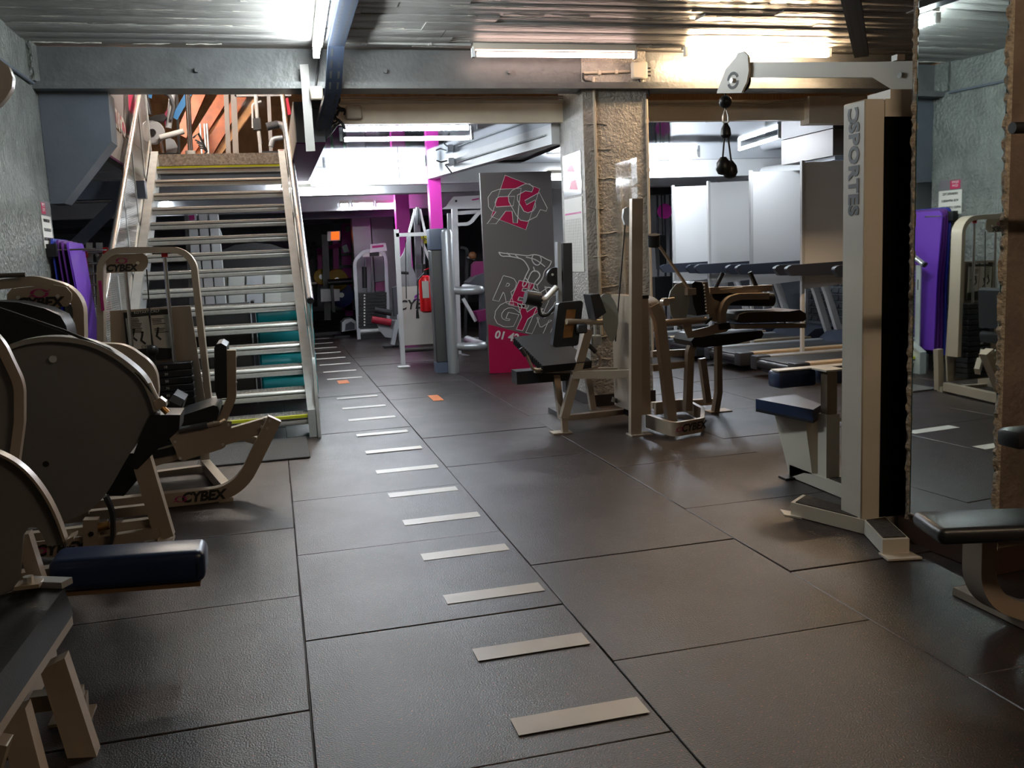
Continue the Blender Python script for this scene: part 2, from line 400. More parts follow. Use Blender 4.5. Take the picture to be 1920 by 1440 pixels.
# white beams of the back room
def beam(name, a, b_, w, z0, z1, m): return struct(B().bar([(*a, (z0+z1)/2), (*b_, (z0+z1)/2)], z1-z0, w, (0, 0, 1)).build(name, m))
beam('trim_8', (2.57, 8.10), (2.02, 11.55), .10, 2.30, 2.50, WHITE)
t9 = beam('trim_9', (.55, 11.68), (9, 11.68), .12, 2.25, 2.47, WHITE)
for x in (1.62,): B().box(x, x+.008, 11.615, 11.62, 2.25, 2.47).build('joint', GREYP, t9)
beam('trim_10', (-5, 12.6), (9, 12.6), .30, 2.20, 2.47, WHITE)
beam('trim_11', (-5, 15.0), (9, 15.0), .25, 2.12, 2.47, WHITE)
beam('trim_12', (-5, 15.4), (9, 15.4), .2, 2.02, 2.14, GREYP)
beam('trim_13', (-5, 18.5), (9, 18.5), .25, 2.05, 2.47, GREYP)
# blue-grey portal left of the stairs: joist, post, braces
po = struct(B().box(-4.5, -1.15, 9.9, 10.05, 2.05, 2.22).build('trim_14', BLUEG))
B().box(-2.27, -2.12, 9.9, 10.05, 0, 2.05).build('post', BLUEG, po)
B().bar([(-2.15, 9.97, 1.35), (-1.35, 9.97, 2.08)], .1, .10, (0, 1, 0)).build('brace', BLUEG, po)
struct(B().box(-4.6, -2.30, 8.9, 9.0, 0, 2.45).build('wall_partition', WHITE))
# magenta posts
struct(B().box(1.98, 2.13, 11.55, 11.70, 0, 2.47).build('wall_post_magenta', MAGENTA))
struct(B().box(1.93, 2.14, 14.4, 14.6, 0, 2.47).build('wall_post_magenta_back', MAGENTA))
# grey steel back columns
for nm, xa, xb, yy in (('wall_post_grey', 661, 695, 16.8), ('wall_post_grey_back', 697, 738, 17.4)): struct(B().box(onY(xa, 430, yy).x, onY(xb, 430, yy).x, yy, yy+.3, 0, 2.47).build(nm, SILVER))
# treadmill room: bulkhead and round duct
bh = struct(B().box(5.72, 7.2, 8.6, 9.6, 2.20, 2.47).build('trim_15', mat('bulkhead_grey', (.16, .15, .145), .6)))
B().box(5.78, 6.1, 8.65, 9.3, 2.16, 2.20).build('ledge', GREYP, bh)
du = struct(B().tube([(5.5, 16, 2.28), (7.6, 8.2, 2.28)], .09, 12).build('trim_16', WHITE))
struct(B().box(4.3, 9.0, 14.02, 14.1, 0, 2.47).build('wall_treadmill_end', WHITE))
# upper floor: wooden roof
UP = struct(B().add([(-6, 7, 3.6), (9, 7, 3.6), (9, 26, 6.2), (-6, 26, 6.2)], [(0, 1, 2, 3)]).build('ceiling_upper', WOODL))
struct(B().box(-6, 9, 25.6, 25.8, 2.6, 7).build('wall_upper_far', WOODL)); struct(B().box(-6, -5.9, 7, 25.6, 2.6, 7).build('wall_upper_left', WOODL)); struct(B().box(9, 9.1, 7, 25.6, 2.6, 7).build('wall_upper_right', WOODL))
struct(B().box(-6, 9, 7.0, 7.05, 2.97, 4).build('wall_upper_front', WOOD))
for k in range(9):
    x = -4+k*1.1
    B().bar([(x, 12.5, 4.2), (x+2.6, 25.4, 5.9)], .16, .28, (0, 0, 1)).build('rafter', WOOD, UP)
for k in range(6): B().bar([(-6, 13+k*2.2, 4.25+k*.30), (9, 13+k*2.2, 4.25+k*.30)], .10, .12, (0, 0, 1)).build('purlin', WOOD, UP)
# ================================================================ LAMPS
def tube_lamp(name, label, p0, p1, m, group=None, housing=True, r=.019, hs=V()):
    p0, p1 = V(p0), V(p1); mid = (p0+p1)/2; d = (p1-p0).normalized()
    t = T(name, label, 'lamp', mid, group)
    e_ = min(.03, (p1-p0).length*.15); t.p('tube_offscreen' if name.endswith('_offscreen') else 'tube', B().cyl(p0+d*e_, p1-d*e_, r, n=12), m)
    if housing:
        hb = B().bar([p0+Z_*.055+hs, p1+Z_*.055+hs], .045, .07, (0, 0, 1)); t.p('housing', hb, CREAMW)
    for q in (p0, p1): t.p('end_cap', B().bar([q-d*.012+Z_*(.01 if housing else .02), q+d*.012+Z_*(.01 if housing else .02)], .07, .045 if housing else .03, (0, 0, 1)), WHITE)
    return t
tube_lamp('fluorescent_lamp', 'lit cool-white fluorescent batten beside the black cable tray', (.41, 5.55, 2.85), (.44, 7.12, 2.85), T_COOL, r=.024, hs=V((.012, 0, .02)))
tube_lamp('fluorescent_lamp_offscreen', 'lit warm-white tube on the ceiling of the front bay ahead of the concrete pillar', (1.5, .6, 2.885), (2.9, .6, 2.885), T_FRONTR, r=.025)
tube_lamp('fluorescent_lamp', 'dim pinkish fluorescent tube on the ceiling at the concrete column head', (1.64, 7.22, 2.885), (2.98, 7.22, 2.885), T_OFF)
tube_lamp('fluorescent_lamp', 'lit warm fluorescent tube above the cream steel beam', (3.40, 7.16, 2.90), (4.72, 7.16, 2.90), T_WARM, r=.027, hs=V((0, .05, 0)))
tube_lamp('fluorescent_lamp', 'lit fluorescent tube just behind the cream fascia under the glossy ceiling', (.70, 8.62, 2.43), (1.91, 8.62, 2.43), T_MID, housing=False)
tube_lamp('fluorescent_lamp', 'lit fluorescent tube under the far end of the glossy ceiling', (.68, 11.05, 2.43), (1.87, 11.05, 2.43), T_MID, housing=False)
tube_lamp('fluorescent_lamp', 'lit fluorescent tube on the white cross beam beside the stair', (.20, 12.3, 2.26), (1.32, 12.3, 2.26), T_MID, r=.03)
for xa, xb, py, yy, lab in ((637, 654, 386, 14.842, 'short lit tube end left of the grey machine head on the far white beam'), (660, 700, 385, 14.842, 'lit tube directly above the first grey steel post on the far white beam'), (705, 751, 385.5, 14.842, 'lit tube beside the back magenta post on the far white beam'), (302, 318, 374.5, 14.842, 'tiny lit tube seen between the upper stair treads'), (1027, 1170, 331, 11.55, 'lit tube on the white cross beam between banner and concrete column')):
    a, c = onY(xa, py, yy), onY(xb, py, yy); c.z = a.z; tube_lamp('fluorescent_lamp', lab, a, c, T_MID, r=.025)
tube_lamp('fluorescent_lamp', 'lit tube under the glossy ceiling at the grey bulkhead', (5.22, 8.80, 2.42), (5.36, 9.92, 2.42), T_MID, housing=False)
tube_lamp('fluorescent_lamp', 'lit tube under the glossy ceiling above the back treadmill boards', (5.18, 10.6, 2.42), (5.08, 11.75, 2.42), T_BACK, housing=False)
tube_lamp('fluorescent_lamp_offscreen', 'lit tube under the roof straight above the stair head', (-.9, 11.0, 3.85), (.1, 11.0, 3.85), T_UP, r=.03)
tube_lamp('fluorescent_lamp_offscreen', 'lit warm tube under the wooden roof upstairs', (-2.2, 13.2, 3.9), (-.8, 13.2, 3.9), T_UP, r=.04)
# ================================================================ drawing helpers: picture point + the plane it lies in
def P(x, y, Y): return onY(x, y, Y)
def barp(t, name, m, pts, w, h, r=0, parent=None, n=5, up=(0, 1, 0)):
    return t.p(name, B().bar(fillet([P(*q) for q in pts], r, n), w, h, up), m, parent=parent)
def tubep(t, name, m, pts, rad, r=0, parent=None, n=10):
    return t.p(name, B().tube(fillet([P(*q) for q in pts], r), rad, n), m, parent=parent)
def plate(t, name, m, Y0, Y1, pts, parent=None):
    return t.p(name, B().prism(XZ(Y0, *pts), 'y', Y0, Y1), m, parent=parent)
def dot(t, name, m, x, y, Y, r, d=.012, parent=None):
    c = P(x, y, Y); return t.p(name, B().cyl(c+Y_*d, c-Y_*d, r, n=10), m, parent=parent)
def swoosh(t, c, right, up, s, m=INKP, parent=None, two=True):
    """the pink ring of two hooked blades"""
    r, u = V(right).normalized(), V(up).normalized(); n = r.cross(u); b = B()
    for sg in ((1, -1) if two else (1,)):
        o_, i_ = [], []
        for k in range(11):
            a = math.radians(20+k*17)
            o_.append((math.cos(a)*1.0*sg, math.sin(a)*.52*sg)); i_.append((math.cos(a)*.62*sg, (math.sin(a)*.40+.02)*sg))
        tip = (1.35*sg, .50*sg); pl = [tip]+o_+i_[::-1]
        V3 = [V(c)+(r*x+u*y)*s+n*.0012 for x, y in pl]; k = len(pl)
        b.add(V3, [(0, 1, k-1)] + [(1+j, 2+j, k-2-j, k-1-j) for j in range(10)])
    return t.p('logo_ring', b, m, parent=parent)
def cybex(t, c, right, up, size, ring=None, parent=None, ringmat=INKP):
    o = text('lettering', 'CYBEX', size, INKB, V(c), right, up, parent or t.o, t.loc if parent is None or parent.parent else t.loc, shear=.22, offset=size*.045, space=.98)
    if ring: swoosh(t, ring[0], right, up, ring[1], ringmat, parent)
    return o
# ================================================================ STAIRCASE
SX0, SX1, SY0, RUN, RIS = -1.153, .197, 7.29, .277, .165
s = T('staircase', 'open aluminium staircase with chrome handrails rising to the upper floor', 'staircase', (-.48, 7.3, 0))
def perf():
    m = mat('perforated_sheet', (.45, .45, .43), .35, metal=.8)
    nt = m.node_tree; L = nt.links; b = nt.nodes['Principled BSDF']; tc = nt.nodes.new('ShaderNodeTexCoord')
    sp = nt.nodes.new('ShaderNodeSeparateXYZ'); L.new(tc.outputs['Object'], sp.inputs[0]); out = []
    for ch in ('Y', 'Z'):
        a = nt.nodes.new('ShaderNodeMath'); a.operation = 'MULTIPLY'; a.inputs[1].default_value = 2*PI/.034; L.new(sp.outputs[ch], a.inputs[0])
        c = nt.nodes.new('ShaderNodeMath'); c.operation = 'SINE'; L.new(a.outputs[0], c.inputs[0]); out.append(c)
    mu = nt.nodes.new('ShaderNodeMath'); mu.operation = 'MULTIPLY'; L.new(out[0].outputs[0], mu.inputs[0]); L.new(out[1].outputs[0], mu.inputs[1])
    gt = nt.nodes.new('ShaderNodeMath'); gt.operation = 'LESS_THAN'; gt.inputs[1].default_value = .28; L.new(mu.outputs[0], gt.inputs[0]); L.new(gt.outputs[0], b.inputs['Alpha'])
    return m
PERF = perf()
treadmat = mat('tread_mesh', (.42, .42, .40), .38, metal=.8, noise=.5, nscale=90)
def strip(y0, z0, y1, z1, dz): return [(y0, z0), (y1, z1), (y1, z1+dz), (y0, z0+dz)]
YT, ZT = SY0+15*RUN, 16*RIS
for x0, x1 in ((SX0-.055, SX0), (SX1, SX1+.05)):
    pr = [(SY0-.05, 0), (SY0+.16, 0), (YT+.10, ZT-.22), (YT+.10, ZT+.02), (YT-.05, ZT+.02), (SY0-.06, RIS+.04), (SY0-.06, 0)]
    sg = s.p('stringer', B().prism(pr, 'x', x0, x1), STRG)
    b = B().prism([(SY0-.075, .0), (SY0-.06, 0), (SY0-.06, RIS+.04), (YT-.05, ZT+.02), (YT-.062, ZT+.03), (SY0-.075, RIS+.05)], 'x', x0-.012, x1+.012); s.p('stringer_edge', b, STRG, parent=sg)
for k in range(1, 16):
    y, z = SY0+(k-1)*RUN, k*RIS
    pr = [(y+.23, z-.006), (y+.23, z-.022), (y+.045, z-.022), (y+.05, z-.062), (y+.03, z-.078), (y+.008, z-.072), (y, z-.055), (y+.004, z-.036), (y+.016, z-.031), (y+.004, z-.026), (y, z-.014), (y+.006, z-.003), (y+.02, z), (y+.23, z)]
    td = s.p('tread', B().prism(pr, 'x', SX0, SX1), STEEL)
    b = B()
    for q in range(9): b.box(SX0+.01, SX1-.01, y+.03+q*.022, y+.04+q*.022, z, z+.004)
    for q in range(44): xx = SX0+.02+q*.0305; b.box(xx, xx+.008, y+.03, y+.226, z, z+.003)
    s.p('grip_mesh', b, treadmat, parent=td)
    s.p('groove_line', B().box(SX0, SX1, y+.008, y+.02, z-.036, z-.028), BLACK, parent=td)
    if k in (1, 15): s.p('warning_tape', B().box(SX0, SX1, y-.004, y+.03, z-.018, z+.003), YELLOW, parent=td)
s.p('landing_plate', B().box(SX0, SX1, YT-.02, YT, ZT-.13, ZT), mat('chequer_plate', (.36, .31, .27), .4, metal=.6, noise=.4, nscale=45))
s.p('red_tape', B().box(SX1+.0, SX1+.05, YT-.09, YT-.08, ZT-.05, ZT+.02), mat('red_tape', (.6, .06, .04), .5))
for sd, x in ((-1, SX0-.075), (1, SX1+.075)):
    rl = [(x, SY0-.02, 1.06), (x, SY0+.10, 1.13), (x, YT+.1, ZT+.98), (x, YT+.9, ZT+.98)]
    hr = s.p('handrail', B().tube(fillet(rl, .06), .026, 14), mat('satin_rail', (.74, .74, .73), .24, metal=.7))
    s.p('end_cap', B().cyl((x, SY0-.03, 1.055), (x, SY0-.015, 1.064), .028), DARKST, parent=hr)
    gp = s.p('guard_panel', B().add([(x, SY0+.10, .30), (x, YT, ZT+.12), (x, YT, ZT+.90), (x, SY0+.10, 1.03)], [(0, 1, 2, 3)]), PERF)
    for q in range(6):
        yy = SY0+.05+q*.83; zz = (yy-SY0)/RUN*RIS+RIS
        b = B().box(x-.006, x+.006, yy-.03, yy+.03, max(0, zz-.25), zz+.86)
        pp = s.p('post', b, GALV)
        if q < 3: s.p('slot', B().box(x-.008, x+.008, yy-.006, yy+.006, zz+.62, zz+.72), DARKST, parent=pp)
    s.p('lower_rail', B().bar([(x, SY0+.1, .32), (x, YT, ZT+.14)], .012, .045, (1, 0, 0)), STEEL)
# foot block
s.p('foot_plate', B().prism([(SY0-.12, 0), (SY0+.2, 0), (SY0+.2, .30), (SY0-.04, .62), (SY0-.08, .55)], 'x', SX1+.052, SX1+.075), GALV)
# ================================================================ PULLDOWN TOWER
t = T('pulldown_tower', 'tall cream cable pulldown tower beside the mirrored pillar', 'gym machine', (2.6, 3.65, 0))
TY0, TY1 = 3.575, 3.735
col = t.p('tower_column', B().rbox(2.535, 2.635, TY0, TY1, 0, 1.945, .006, 1), CREAMW)
t.p('tower_top', B().box(2.635, 3.30, TY0, TY1, 1.87, 1.945), CREAMW); t.p('tower_base', B().box(2.685, 3.30, TY0+.01, TY1, .0, .06), CREAMW)
t.p('column_right', B().box(3.24, 3.30, TY0, TY1, .06, 1.87), CREAMW)
t.p('smoked_panel', B().box(2.635, 3.24, TY0+.018, TY0+.03, .06, 1.87), TINT)
for i in range(14): t.p('weight_plate', B().rbox(2.76, 3.16, TY0+.05, TY1-.01, .08+i*.05, .126+i*.05, .004, 1), BLACK)
o = text('lettering', 'SPORTES', .098, mat('ink_grey', (.08, .085, .09), .5), (2.5335, 3.655, 1.655), (0, 0, -1), (0, -1, 0), col, t.loc, offset=.0042, space=1.06)
o = text('lettering', 'C', .098, mat('ink_grey', (.08, .085, .09), .5), (2.5335, 3.655, 1.885), (0, 0, 1), (0, 1, 0), col, t.loc, offset=.0042)
# base with foot plates
def footbar(pts, z0, z1): return B().prism(pts, 'z', z0, z1)
for pts, nm in (([(2.54, 3.56), (2.40, 3.95), (2.53, 4.05), (2.60, 3.74)], 'foot_plate'), ([(2.545, 3.57), (2.44, 3.29), (2.55, 3.26), (2.66, 3.57)], 'foot_plate')):
    f = t.p(nm, footbar(pts, .004, .07), CREAMW); c = sum((V((*q, 0)) for q in pts), V())/4
    t.p('grip_pad', footbar([tuple((V((*q, 0))-c)*.86+c)[:2] for q in pts], .07, .075), mat('grip_rubber', (.035, .028, .022), .8, noise=.5, nscale=40), parent=f)
for pts in ([(2.37, 3.96), (2.42, 3.88), (2.44, 3.98), (2.40, 4.05)], [(2.415, 3.22), (2.56, 3.19), (2.565, 3.28), (2.435, 3.31)]): t.p('foot_flange', footbar(pts, 0, .008), CREAMW)
# arm rising back over the seat, with the pulley head
AP, BP_ = V((2.80, 3.66, 0)), V((2.57, 4.60, 0)); au = (BP_-AP).normalized(); an = V((au.y, -au.x, 0))
def onA(x, y, d=0):
    r_ = ray(x, y); o_ = V((0, 0, CAMH)); q_ = AP+an*d; return o_+r_*((q_-o_).dot(an)/r_.dot(an))
def slab(pts, d0, d1):
    a_ = [onA(x, y, d0) for x, y in pts]; b_ = [q_+an*(d1-d0) for q_ in a_]; n = len(a_)
    return B().add(a_+b_, [tuple(range(n)), tuple(reversed(range(n, 2*n)))]+[(i, (i+1) % n, n+(i+1) % n, n+i) for i in range(n)])
t.p('arm', slab([(1400, 117), (1640, 116), (1720, 114), (1720, 170), (1674, 169), (1635, 145), (1400, 145)], -.04, .04), CREAMW)
t.p('arm_foot', B().box(2.66, 2.95, TY0, TY1, 1.945, 1.985), CREAMW); c = onA(1690, 141, -.041); t.p('bolt', B().cyl(c, c-an*.012, .012), CHROME)
hd = [(1394, 96), (1402, 104), (1404, 132), (1400, 154), (1390, 174), (1344, 175), (1344.5, 171), (1360.5, 130), (1379, 108), (1383, 99)]
hh = t.p('pulley_head', slab(hd, -.058, -.045), CREAMW); t.p('pulley_head', slab(hd, .045, .058), CREAMW)
c = onA(1374, 151, -.0595); cw = c+an*.0595
t.p('pulley_wheel', B().tube([cw-an*.02, cw-an*.012, cw, cw+an*.012, cw+an*.02], [.055, .06, .048, .06, .055], 22), BLACK)
for a0 in (20, 200):
    b = B()
    for k in range(8):
        a = math.radians(a0+k*19); a2 = math.radians(a0+(k+1)*19)
        b.add([c+au*(-math.cos(w)*rr)+Z_*(math.sin(w)*rr) for w, rr in ((a, .046), (a2, .046), (a2, .030), (a, .030))], [(0, 1, 2, 3)])
    t.p('cutout', b, INKB, parent=hh)
t.p('bolt', B().cyl(c+an*.01, c-an*.012, .012), STEEL, parent=hh)
# cable, stopper, snap hook, rope
def rz(y): return onA(1360, y)
a, e = rz(176), rz(232); x, y, S_ = a.x, a.y, (a.z-e.z)/.115
zz = lambda py: rz(py).z
t.p('stopper_ball', B().ball((x, y, zz(191)), .036), BLACK); t.p('cable', B().cyl((x, y, zz(170)), (x, y, zz(206)), .005), CABLE)
t.p('snap_hook', B().tube(fillet([(x, y, zz(201)), (x-.016, y, zz(218)), (x-.018, y, zz(231)), (x+.018, y, zz(231)), (x+.016, y, zz(218))], .012), .0045, 6, closed=True), STEEL)
t.p('rope_crown', B().lathe([(.010, .0), (.026, -.03), (.030, -.065), (.018, -.08), (.006, -.082)], (x, y, zz(231)), 'z', 12), BLACK)
for q, (dx, py) in enumerate(((-.022, 312), (.034, 318))):
    rp = t.p('rope', B().tube([(x+dx*.4, y, zz(258)), (x+dx, y, zz(py)+.03)], .005, 6), CABLE); t.p('rope_end', B().lathe([(.016, .050), (.038, .020), (.043, -.016), (.030, -.042), (.010, -.048)], (x+dx, y-.01+.03*q, zz(py)), 'z', 14), BLACK, parent=rp)
c = onA(1684, 112); t.p('end_nut', B().box(c.x-.02, c.x+.02, c.y-.02, c.y+.02, c.z-.005, c.z+.02), CREAMW)
# ---- seat station behind the tower
t = T('lat_seat', 'navy seat with knee pads on a cream post behind the pulldown tower', 'gym machine', (2.85, 4.3, 0))
t.p('base_beam', B().box(2.80, 2.90, 3.74, 4.62, .005, .075), CREAMW); t.p('grip_pad', B().box(2.815, 2.885, 3.80, 4.25, .075, .08), mat('grip_rubber', (.03, .025, .02), .8))
t.p('foot_flange', B().box(2.74, 2.96, 4.56, 4.64, 0, .012), BLACK)
t.p('seat_bracket', B().prism([(4.62, .0), (4.47, .06), (4.40, .07), (4.42, .14), (4.47, .36), (4.79, .36)], 'x', 2.80, 2.808), CREAMW); t.p('seat_bracket', B().prism([(4.40, .07), (4.42, .14), (4.47, .36), (4.46, .36), (4.405, .14), (4.39, .07)], 'x', 2.80, 2.90), CREAMW)
sp_ = [tuple(onZ(a, b_, .44))[:2] for a, b_ in ((1417, 749.5), (1488.5, 740.5), (1541, 760), (1524.6, 770))]
se = t.p('seat', B().prism(sp_, 'z', .385, .445), NAVY); t.p('seat_board', B().prism(sp_, 'z', .37, .385), BLACK, parent=se)
t.p('post', B().box(2.81, 2.89, 4.27, 4.35, .07, .42), CREAMW); t.p('inner_post', B().box(2.82, 2.88, 4.28, 4.34, .42, .66), mat('worn_steel', (.22, .17, .12), .4, metal=.6))
t.p('pin_knob', B().cyl((2.90, 4.30, .385), (2.94, 4.25, .385), .011), STEEL); t.p('pin_grip', B().cyl((2.94, 4.25, .385), (2.965, 4.22, .38), .018), BLACK)
t.p('knee_plate', B().box(2.60, 3.12, 4.40, 4.48, .655, .662).box(2.80, 2.92, 4.26, 4.44, .655, .664), CREAMW)
for x0, x1 in ((2.60, 2.83), (2.87, 3.12)): t.p('knee_pad', B().rbox(x0, x1, 4.39, 4.52, .56, .655, .02, 2), NAVY)
# ================================================================ ARM CURL MACHINE
t = T('arm_curl_machine', 'tan arm curl machine with slanted black elbow pad and cable post', 'gym machine', (2.4, 6.4, 0))
YF, YB = 6.12, 6.45
t.p('post', B().bar([(2.465, YF+.025, 0), (2.52, YF+.025, 1.69)], .05, .082, (0, 1, 0)), CREAM); t.p('foot_flange', B().box(2.42, 2.58, YF-.03, YF+.09, 0, .01), CREAM)
t.p('stack_shroud', B().box(2.515, 2.60, YF+.04, YF+.56, .14, 1.0), CREAM)
plate(t, 'stack_edge', BLACK, 6.50, 6.58, [(1174, 664), (1188, 660), (1189, 782), (1177, 780)])
t.p('clear_guard', B().box(2.56, 2.563, YF+.10, YF+.52, 1.02, 1.98), CLEAR); t.p('shroud_lip', B().box(2.50, 2.60, YF+.03, YF+.10, .985, 1.01), BLACK)
pl = XZ(YF+.25, (1170, 392), (1176, 388), (1182, 391), (1182, 420), (1177, 424), (1172, 421), (1168, 408)); t.p('pulley_plate', B().prism(pl, 'y', YF+.25, YF+.28), WHITEE)
tubep(t, 'cable', CABLE, [(1172, 420, YF+.26), (1164, 520, 6.4), (1158, 590, 6.45), (1154, 640, 6.5)], .005)
barp(t, 'seat_beam', CREAM, [(1072, 703, YB), (1192, 700, YF+.06)], .06, .055)
barp(t, 'base_beam', CREAM, [(1052, 784, 6.55), (1192, 769, 6.65)], .06, .04)
barp(t, 'front_strut', CREAM, [(1057, 784, YB), (1103, 618, YB)], .055, .062)
barp(t, 'leg', CREAM, [(1057, 780, YB), (1059, 811, YB)], .05, .045); t.p('foot_flange', B().box(1.93, 2.08, 6.42, 6.53, 0, .01), CREAM)
barp(t, 'leg', CREAM, [(1042, 700, 6.75), (1053, 785, 6.58)], .05, .05); barp(t, 'leg', CREAM, [(1101, 700, 6.72), (1112, 768, 6.72)], .05, .045)
barp(t, 'stretcher', CREAM, [(1002, 694, 6.7), (1190, 694, 6.6)], .05, .04)
# slanted elbow pad
q4 = [P(1018, 686, 6.42), P(1110, 677, 6.42), P(1036, 623, 6.92), P(963, 632, 6.92)]
nn = (q4[1]-q4[0]).cross(q4[3]-q4[0]).normalized()
b = B().add([p for p in q4]+[p-nn*.06 for p in q4], [(0, 1, 2, 3), (7, 6, 5, 4), (0, 4, 5, 1), (1, 5, 6, 2), (2, 6, 7, 3), (3, 7, 4, 0)])
ep = t.p('elbow_pad', b, BLACKV)
b = B()
for k in range(16):
    a = q4[0].lerp(q4[3], (k+.5)/16); b.tube([a-nn*.004, a-nn*.056], .008, 6)
t.p('pleat', b, BLACKV, parent=ep)
barp(t, 'lower_pad', BLACKV, [(964, 707, 6.8), (1062, 699, 6.8)], .16, .10)
# back pad: black with a brown board
bp = [P(1047, 568, 6.38), P(1094, 563, 6.38), P(1084, 648, 6.38), P(1036, 652, 6.38)]
def rounded(q, r=.02):
    return fillet([q[0].lerp(q[1], .5)]+[q[1], q[2], q[3], q[0]]+[q[0].lerp(q[1], .5)], r, 4)[:-1]
rp_ = rounded(bp, .022); n = len(rp_)
b = B().add([p for p in rp_]+[p+Y_*.07 for p in rp_], [tuple(range(n)), tuple(reversed(range(n, 2*n)))]+[(i, (i+1) % n, n+(i+1) % n, n+i) for i in range(n)])
bk = t.p('chest_pad', b, BLACKV)
plate(t, 'pad_board', mat('varnished_ply', (.22, .10, .03), .25, noise=.3, nscale=12), 6.372, 6.38, [(1063, 581), (1080, 580), (1073, 632), (1056, 634)], bk)
tubep(t, 'pivot_bar', CREAM, [(1062, 603, 6.36), (1150, 604, 6.45)], .022); t.p('clamp', B().rbox(*(lambda p: (p.x-.05, p.x+.03, 6.33, 6.42, p.z-.05, p.z+.02))(P(1092, 612, 6.36)), .01, 1), DARKST)
cc = [(1127, 556), (1132, 551), (1140, 551), (1150, 560), (1158, 578), (1160, 600), (1157, 622), (1152, 640), (1146, 641), (1138, 625), (1130, 610), (1132, 600)]
plate(t, 'cam_disc', mat('cam_green_grey', (.30, .33, .31), .4), 6.40, 6.415, soft(cc+cc[:1])[:-1])
hb = [P(*q) for q in ((1107, 553, 6.30), (1124, 551, 6.30), (1137, 586, 6.30), (1117, 600, 6.30))]
b = B().add([p for p in hb]+[p+Y_*.16 for p in hb], [(0, 1, 2, 3), (7, 6, 5, 4), (0, 4, 5, 1), (1, 5, 6, 2), (2, 6, 7, 3), (3, 7, 4, 0)]); t.p('block_pad', b, BLACKV)
tubep(t, 'counter_rod', STEEL, [(1115, 600, 6.5), (1116, 632, 6.5)], .01); p = P(1116, 637, 6.5); t.p('counter_weight', B().rbox(p.x-.04, p.x+.04, 6.46, 6.54, p.z-.04, p.z+.035, .008, 1), GALV)
h1 = tubep(t, 'handle', CREAM, [(1022, 692, 6.45), (1000, 694, 6.45), (988, 668, 6.45), (977, 655, 6.45)], .011, .04); tubep(t, 'grip', mat('grip_grey', (.05, .05, .055), .7), [(986, 667, 6.45), (976, 653, 6.45)], .016, parent=h1)
h2 = tubep(t, 'handle', CREAM, [(1102, 691, 6.45), (1124, 687, 6.45), (1125, 668, 6.45), (1113, 655, 6.45)], .011, .04); tubep(t, 'grip', mat('grip_grey', (.05, .05, .055), .7), [(1117, 660, 6.45), (1102, 645, 6.45)], .017, parent=h2)
plate(t, 'name_strip', WHITEE, 6.62, 6.63, [(1149, 744), (1180, 757), (1180, 764), (1147, 753)])
p = P(1164, 755, 6.61); text('lettering', 'CYBEX', .035, INKB, p, (.9, 0, -.38), (.38, 0, .9), t.o, t.loc, shear=.2)
# ================================================================ LEG CURL MACHINE
t = T('leg_curl_machine', 'tan seated leg curl machine with curved roller arm near the treadmills', 'gym machine', (3.0, 6.5, 0))
barp(t, 'front_leg', CREAM, [(1224, 572, 6.2), (1236, 600, 6.2), (1247, 690, 6.2), (1260, 806, 6.2)], .07, .072, .2); t.p('foot_flange', B().box(2.68, 2.88, 6.13, 6.28, 0, .01), CREAM)
barp(t, 'head_arch', CREAM, [(1205, 560, 6.35), (1228, 566, 6.2), (1240, 600, 6.2)], .07, .06, .08)
barp(t, 'leg', CREAM, [(1300, 640, 6.5), (1293, 660, 6.5), (1289, 770, 6.5)], .06, .055, .1); barp(t, 'leg', CREAM, [(1316, 672, 6.65), (1327, 755, 6.65)], .05, .05); barp(t, 'leg', CREAM, [(1346, 640, 6.7), (1347, 735, 6.7), (1341, 772, 6.7)], .06, .045, .1)
t.p('foot_flange', B().box(3.33, 3.52, 6.66, 6.80, 0, .01), CREAM)
b0 = [tuple(onZ(a, b_, .07)) for a, b_ in ((1214, 789), (1264, 806), (1317, 796), (1318, 777), (1285, 759), (1228, 766))]
t.p('base_loop', B().bar(fillet(b0, .05, 3), .10, .03, (0, 0, 1)), CREAM)
p = V((onZ(1300, 791).x, onZ(1300, 791).y, .062)); d0 = (V(b0[2])-V(b0[1])); d0.z = 0; d0.normalize()
nn = V((d0.y, -d0.x, 0)); p = (V(b0[1])+V(b0[2]))/2+nn*.0165; p.z = .07
text('lettering', 'CYBEX', .075, INKB, p+d0*.035, d0, Z_, t.o, t.loc, shear=.22, offset=.002); swoosh(t, p-d0*.10, d0, Z_, .032)
for z, pts in ((.07, ((1222, 760, 6.8), (1346, 752, 6.8))), (0, ((1222, 690, 6.55), (1290, 682, 6.55))), (0, ((1222, 664, 6.7), (1295, 660, 6.7)))): barp(t, 'stretcher', CREAM, list(pts), .05, .05)
plate(t, 'cam_disc', mat('cam_green_grey', (.22, .25, .235), .4), 6.42, 6.435, [(1254, 560), (1258, 545), (1268, 533), (1280, 529), (1290, 535), (1294, 550), (1292, 575), (1286, 600), (1278, 620), (1270, 610), (1258, 590)])
barp(t, 'strap_bar', mat('tan_strap', (.50, .40, .28), .5), [(1228, 450, 6.38), (1296, 548, 6.38)], .03, .014); tubep(t, 'pulley', BLACKV, [(1226, 440, 6.34), (1226, 462, 6.36)], .045)
p = P(1293, 548, 6.38); t.p('strap_buckle', B().box(p.x-.03, p.x+.04, 6.35, 6.41, p.z-.02, p.z+.03), CREAM)
tubep(t, 'pivot_bar', CREAM, [(1232, 607, 6.25), (1322, 600, 6.4)], .027); dot(t, 'pivot_cap', CREAM, 1247, 566, 6.38, .03, .03); tubep(t, 'pivot_pin', CREAM, [(1250, 562, 6.36), (1264, 560, 6.36)], .012)
